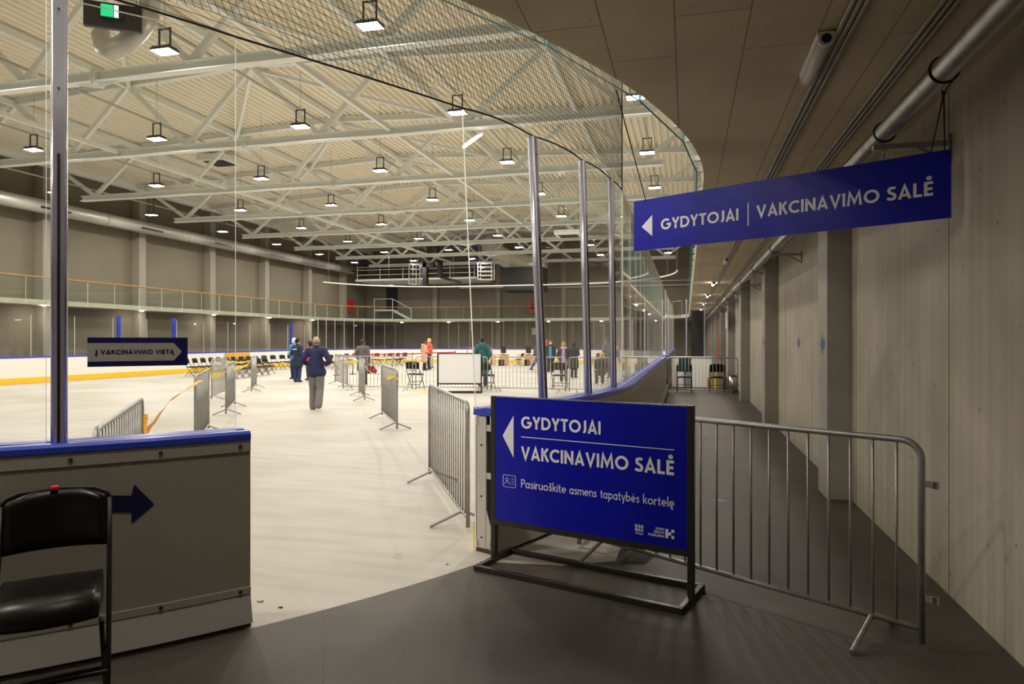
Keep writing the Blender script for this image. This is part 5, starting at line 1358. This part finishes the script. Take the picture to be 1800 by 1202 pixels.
    # ---- hair / hat
    if hat:
        mb = MB(); mb.sphere(hc + V((0, -.014, .040)), .102, 14, sc=(.92, 1.08, .98)); mb.caps(hc + V((0, -.05, .0)), hc + V((0, -.05, -.01)), .08, .07, 12)
        remesh(mb, 'hat', cmat(*hat), t, .015)
    if hair and not (hat and hairlen == 0):
        mb = MB()
        if bald: mb.sphere(hc + V((0, -.035, -.012)), .088, 14, sc=(.98, .95, .72)); 
        else: mb.sphere(hc + V((0, -.022, .028)), .099, 14, sc=(.92, 1.04, 1.0)); mb.caps(hc + V((0, -.055, .0)), hc + V((0, -.055, -.05)), .075, .06, 12)
        if hairlen:
            for s in (-1, 0, 1): mb.caps(hc + V((s * .06, -.05, .02)), hc + V((s * .075, -.06, -hairlen)), .05, .035, 10)
        remesh(mb, 'hair', cmat(*hair), t, .014)
    if mask:
        mb = MB(); mb.sphere(hc + V((0, .052, -.045)), .062, 12, sc=(1.02, .95, .85)); remesh(mb, 'face_mask', cmat('white mask', (.80, .82, .82), .7), t, .012)
    # ---- clothes
    jm = cmat(jacket[0], jacket[1], .75, ('wave', 9.0, .9) if quilt else ('noise', 14, .35))
    mb = MB(); g = .028
    zb = .84 - coat
    mb.caps(tb(-.08, 0, 1.37), tb(.08, 0, 1.37), .10 + g, .10 + g, 12); mb.caps(tb(-.075, 0, 1.12), tb(.075, 0, 1.12), .10 + g, .10 + g, 12)
    if sit: mb.caps(V((-.08, 0, hz + .06)), V((.08, 0, hz + .06)), .12 + g, .12 + g, 12); mb.caps(tb(0, 0, 1.34), V((0, 0, hz + .05)), .13 + g, .13 + g, 14)
    else:
        mb.caps(tb(-.075, 0, .95), tb(.075, 0, .95), .11 + g, .11 + g, 12); mb.caps(tb(0, 0, 1.34), tb(0, 0, .95), .125 + g, .13 + g, 14)
        if coat: mb.caps(V((-.08, 0, .93)), V((-.09, 0, zb)), .115 + g, .125 + g, 12); mb.caps(V((.08, 0, .93)), V((.09, 0, zb)), .115 + g, .125 + g, 12); mb.caps(V((0, .02, .93)), V((0, .02, zb)), .125 + g, .13 + g, 12)
    mb.caps(tb(0, -.01, 1.42), tb(0, -.012, 1.50), .085, .072, 12)
    for s in (-1, 1):
        mb.caps(tb(s * .06, 0, 1.42), sh[s], .065 + g * .8, .060 + g * .8, 10); mb.caps(sh[s], el[s], .056 + g, .048 + g * .8, 10); mb.caps(el[s], wr[s], .048 + g * .8, .036 + g * .5, 10)
    if hood: mb.caps(tb(-.06, -.10, 1.50), tb(.06, -.10, 1.50), .075, .075, 12); mb.sphere(tb(0, -.12, 1.44), .10, 12, sc=(1.1, .8, 1))
    jk_ = remesh(mb, 'jacket', jm, t, vox)
    if shirt:
        mb = MB(); mb.caps(tb(0, .075, 1.36), tb(0, .085, .82), .095, .105, 12); remesh(mb, 'shirt', cmat(*shirt), t, .018)
    if fur:
        mb = MB()
        for i in range(10):
            a = 2 * pi * i / 10; mb.sphere(tb(.10 * math.cos(a), .02 + .09 * math.sin(a), 1.49 + .015 * math.sin(a * 3)), .055, 8)
        remesh(mb, 'fur_collar', cmat(*fur), jk_, .016)
    if stripe:
        mb = MB()
        mb.box(tb(0, -.168, 1.33), (.22, .012, .035)); o = mb.build('back_stripe', cmat(*stripe), jk_)
    tm = cmat(trouser[0], trouser[1], .85, ('noise', 10, .4)); mb = MB(); g = .014 + loose
    mb.caps(V((-.06, 0, hz - .02)), V((.06, 0, hz - .02)), .125, .125, 12)
    for s in (-1, 1): mb.caps(hip[s], knee[s], .088 + g, .066 + g, 12); mb.caps(knee[s], ank[s] + V((0, 0, -.02)), .064 + g, .058 + g, 10)
    remesh(mb, 'trousers', tm, t, vox)
    for s in (-1, 1):
        mb = MB(); q = ank[s]; mb.caps(q + V((0, -.03, -.045)), q + V((0, .15, -.052)), .045, .038, 10); mb.caps(q + V((0, -.02, -.04)), q + V((0, -.01, 0)), .045, .045, 8)
        o = remesh(mb, 'shoe', cmat('shoe leather %.2f' % shoe[0], shoe, .5), t, .014)
    return t
FY = lambda a: TH + math.radians(a)        # 0 = back to the camera; 180 = facing the camera
person('grey haired man in a navy quilted jacket and grey trousers walking across the rink', G(556, 720), FY(2), 1.78, ('navy quilted nylon', (.022, .026, .115)), ('grey trousers', (.20, .195, .19)), ('grey hair', (.25, .23, .21)), coat=-.065, arms=('out', 'out'), stride=-.10, quilt=True, vox=.012, bald=True, shoe=(.22, .21, .20), loose=.014)
person('person in a dark navy uniform coat with a pale back stripe and black hat', G(523, 671.5), FY(-25), 1.76, ('dark navy uniform', (.010, .017, .045)), ('navy trousers', (.018, .03, .10)), None, hat=('black knit', (.006, .006, .006)), coat=.14, arms=('front', 'front'), stripe=('pale reflective stripe', (.6, .65, .7)))
person('person in a white hat and bright blue jacket behind the navy uniform', G(517, 666), FY(150), 1.78, ('bright blue jacket', (.02, .25, .60)), ('navy trousers', (.018, .03, .10)), None, hat=('white knit', (.75, .77, .8)), mask=True, arms=('front', 'front'))
person('dark haired person in a dark red jacket facing the navy uniform', G(544, 668), FY(70), 1.66, ('dark red jacket', (.35, .05, .07)), ('dark trousers', (.03, .03, .035)), ('black hair', (.012, .01, .01)), hairlen=.1, arms=('front', 'front'))
person('man in a grey brown coat with a dark red bag, seen from behind', G(638, 676), FY(-12), 1.74, ('grey brown coat', (.125, .10, .105)), ('black trousers', (.012, .012, .014)), ('very dark hair', (.05, .035, .03)), coat=.22, arms=('pocket', 'down'))
bagp = G(638, 676) + Vector((CT, ST, 0)) * .30 + Vector((-ST, CT, 0)) * .10
t = thing('handbag', 'dark red bag hanging at the side of the grey brown coat', 'bag', (bagp.x, bagp.y, .42)); mb = MB(); mb.caps((-.12, 0, .10), (.12, 0, .10), .11, .11, 12); mb.caps((-.08, 0, .22), (.08, 0, .22), .08, .08, 12); remesh(mb, 'pouch', 'maroon', t, .02); MB().tube([(-.09, 0, .26), (-.05, 0, .42), (.05, 0, .42), (.09, 0, .26)], .012, 6).build('handle', 'maroon', t)
person('woman in a pale pink hooded coat and black leggings', G(746, 651), FY(-55), 1.68, ('pale pink coat', (.62, .33, .25)), ('black leggings', (.012, .012, .014)), ('dark brown hair', (.035, .015, .012)), hairlen=.05, coat=.25, hood=True, arms=('front', 'front'))
person('person in a yellow hat and orange red jacket facing the pale pink coat', G(754.5, 649.5), FY(120), 1.78, ('orange red jacket', (.65, .10, .05)), ('black trousers', (.012, .012, .014)), None, hat=('yellow knit', (.75, .60, .18)), mask=True, arms=('front', 'front'))
person('man in a teal hooded coat and dark hat standing before the goal', G(848, 678.5), FY(0), 1.80, ('teal coat', (.010, .11, .125)), ('charcoal trousers', (.03, .035, .04)), None, hat=('dark knit', (.015, .012, .012)), coat=.30, hood=True, arms=('pocket', 'pocket'))
person('masked woman in a black cardigan over a bright blue top', G(968, 654), FY(168), 1.68, ('black cardigan', (.010, .010, .010)), ('dark blue jeans', (.02, .025, .06)), ('auburn hair', (.30, .07, .03)), hairlen=.12, mask=True, coat=.12, shirt=('bright blue top', (.02, .28, .60)))
person('person with purple trousers striding out behind the first polished post', G(944, 652), FY(-88), 1.66, ('dark grey top', (.07, .07, .08)), ('purple trousers', (.07, .05, .22)), ('dark hair', (.03, .02, .02)), hairlen=.15, stride=.28, arms=('back', 'fwd'))
person('red haired person partly behind the first polished post', G(961, 653), FY(60), 1.72, ('patterned brown top', (.25, .15, .12)), ('black trousers', (.012, .012, .014)), ('red hair', (.40, .06, .03)), hairlen=.16, arms=('front', 'front'))
person('woman in a lilac top and open dark coat with pale fur collar', G(991, 671), FY(172), 1.62, ('dark blue grey coat', (.022, .027, .045)), ('charcoal trousers', (.03, .035, .04)), ('light brown hair', (.42, .24, .10)), hairlen=.06, coat=.15, shirt=('lilac top', (.46, .26, .55)), fur=('pale fur', (.62, .45, .38)), arms=('pocket', 'pocket'))
person('person in a black coat standing behind the lilac top', G(1009, 664), FY(-30), 1.62, ('black coat', (.012, .014, .018)), ('black trousers', (.012, .012, .014)), ('black hair', (.012, .01, .01)), hairlen=.1, coat=.3, arms=('front', 'front'))
ps = G(1058, 675); person('blond person in a dark olive coat sitting on the chair behind the second polished post', (ps.x, ps.y - .02, 0), FY(5), 1.68, ('dark olive coat', (.045, .05, .035)), ('dark trousers', (.03, .03, .035)), ('blond hair', (.62, .42, .18)), hairlen=.12, sit=True, arms=('front', 'front'))
ps = G(1076, 664); person('blond person in a blue top standing stooped near the third polished post', (ps.x, ps.y, 0), FY(-40), 1.6, ('blue top', (.04, .06, .30)), ('dark brown trousers', (.07, .04, .035)), ('blond hair', (.62, .42, .18)), hairlen=.06, bend=.7, arms=('fwd', 'fwd'))
person('tall person in a grey blue top far behind the second polished post', G(1067, 655), FY(30), 1.80, ('grey blue top', (.10, .12, .15)), ('dark trousers', (.03, .03, .035)), ('brown hair', (.08, .045, .025)), arms=('front', 'up'))

for o in list(COL.objects):            # the near chair's seat sits a little higher
    if o.parent == CH and o.name.startswith('seat'): o.location.z = .062
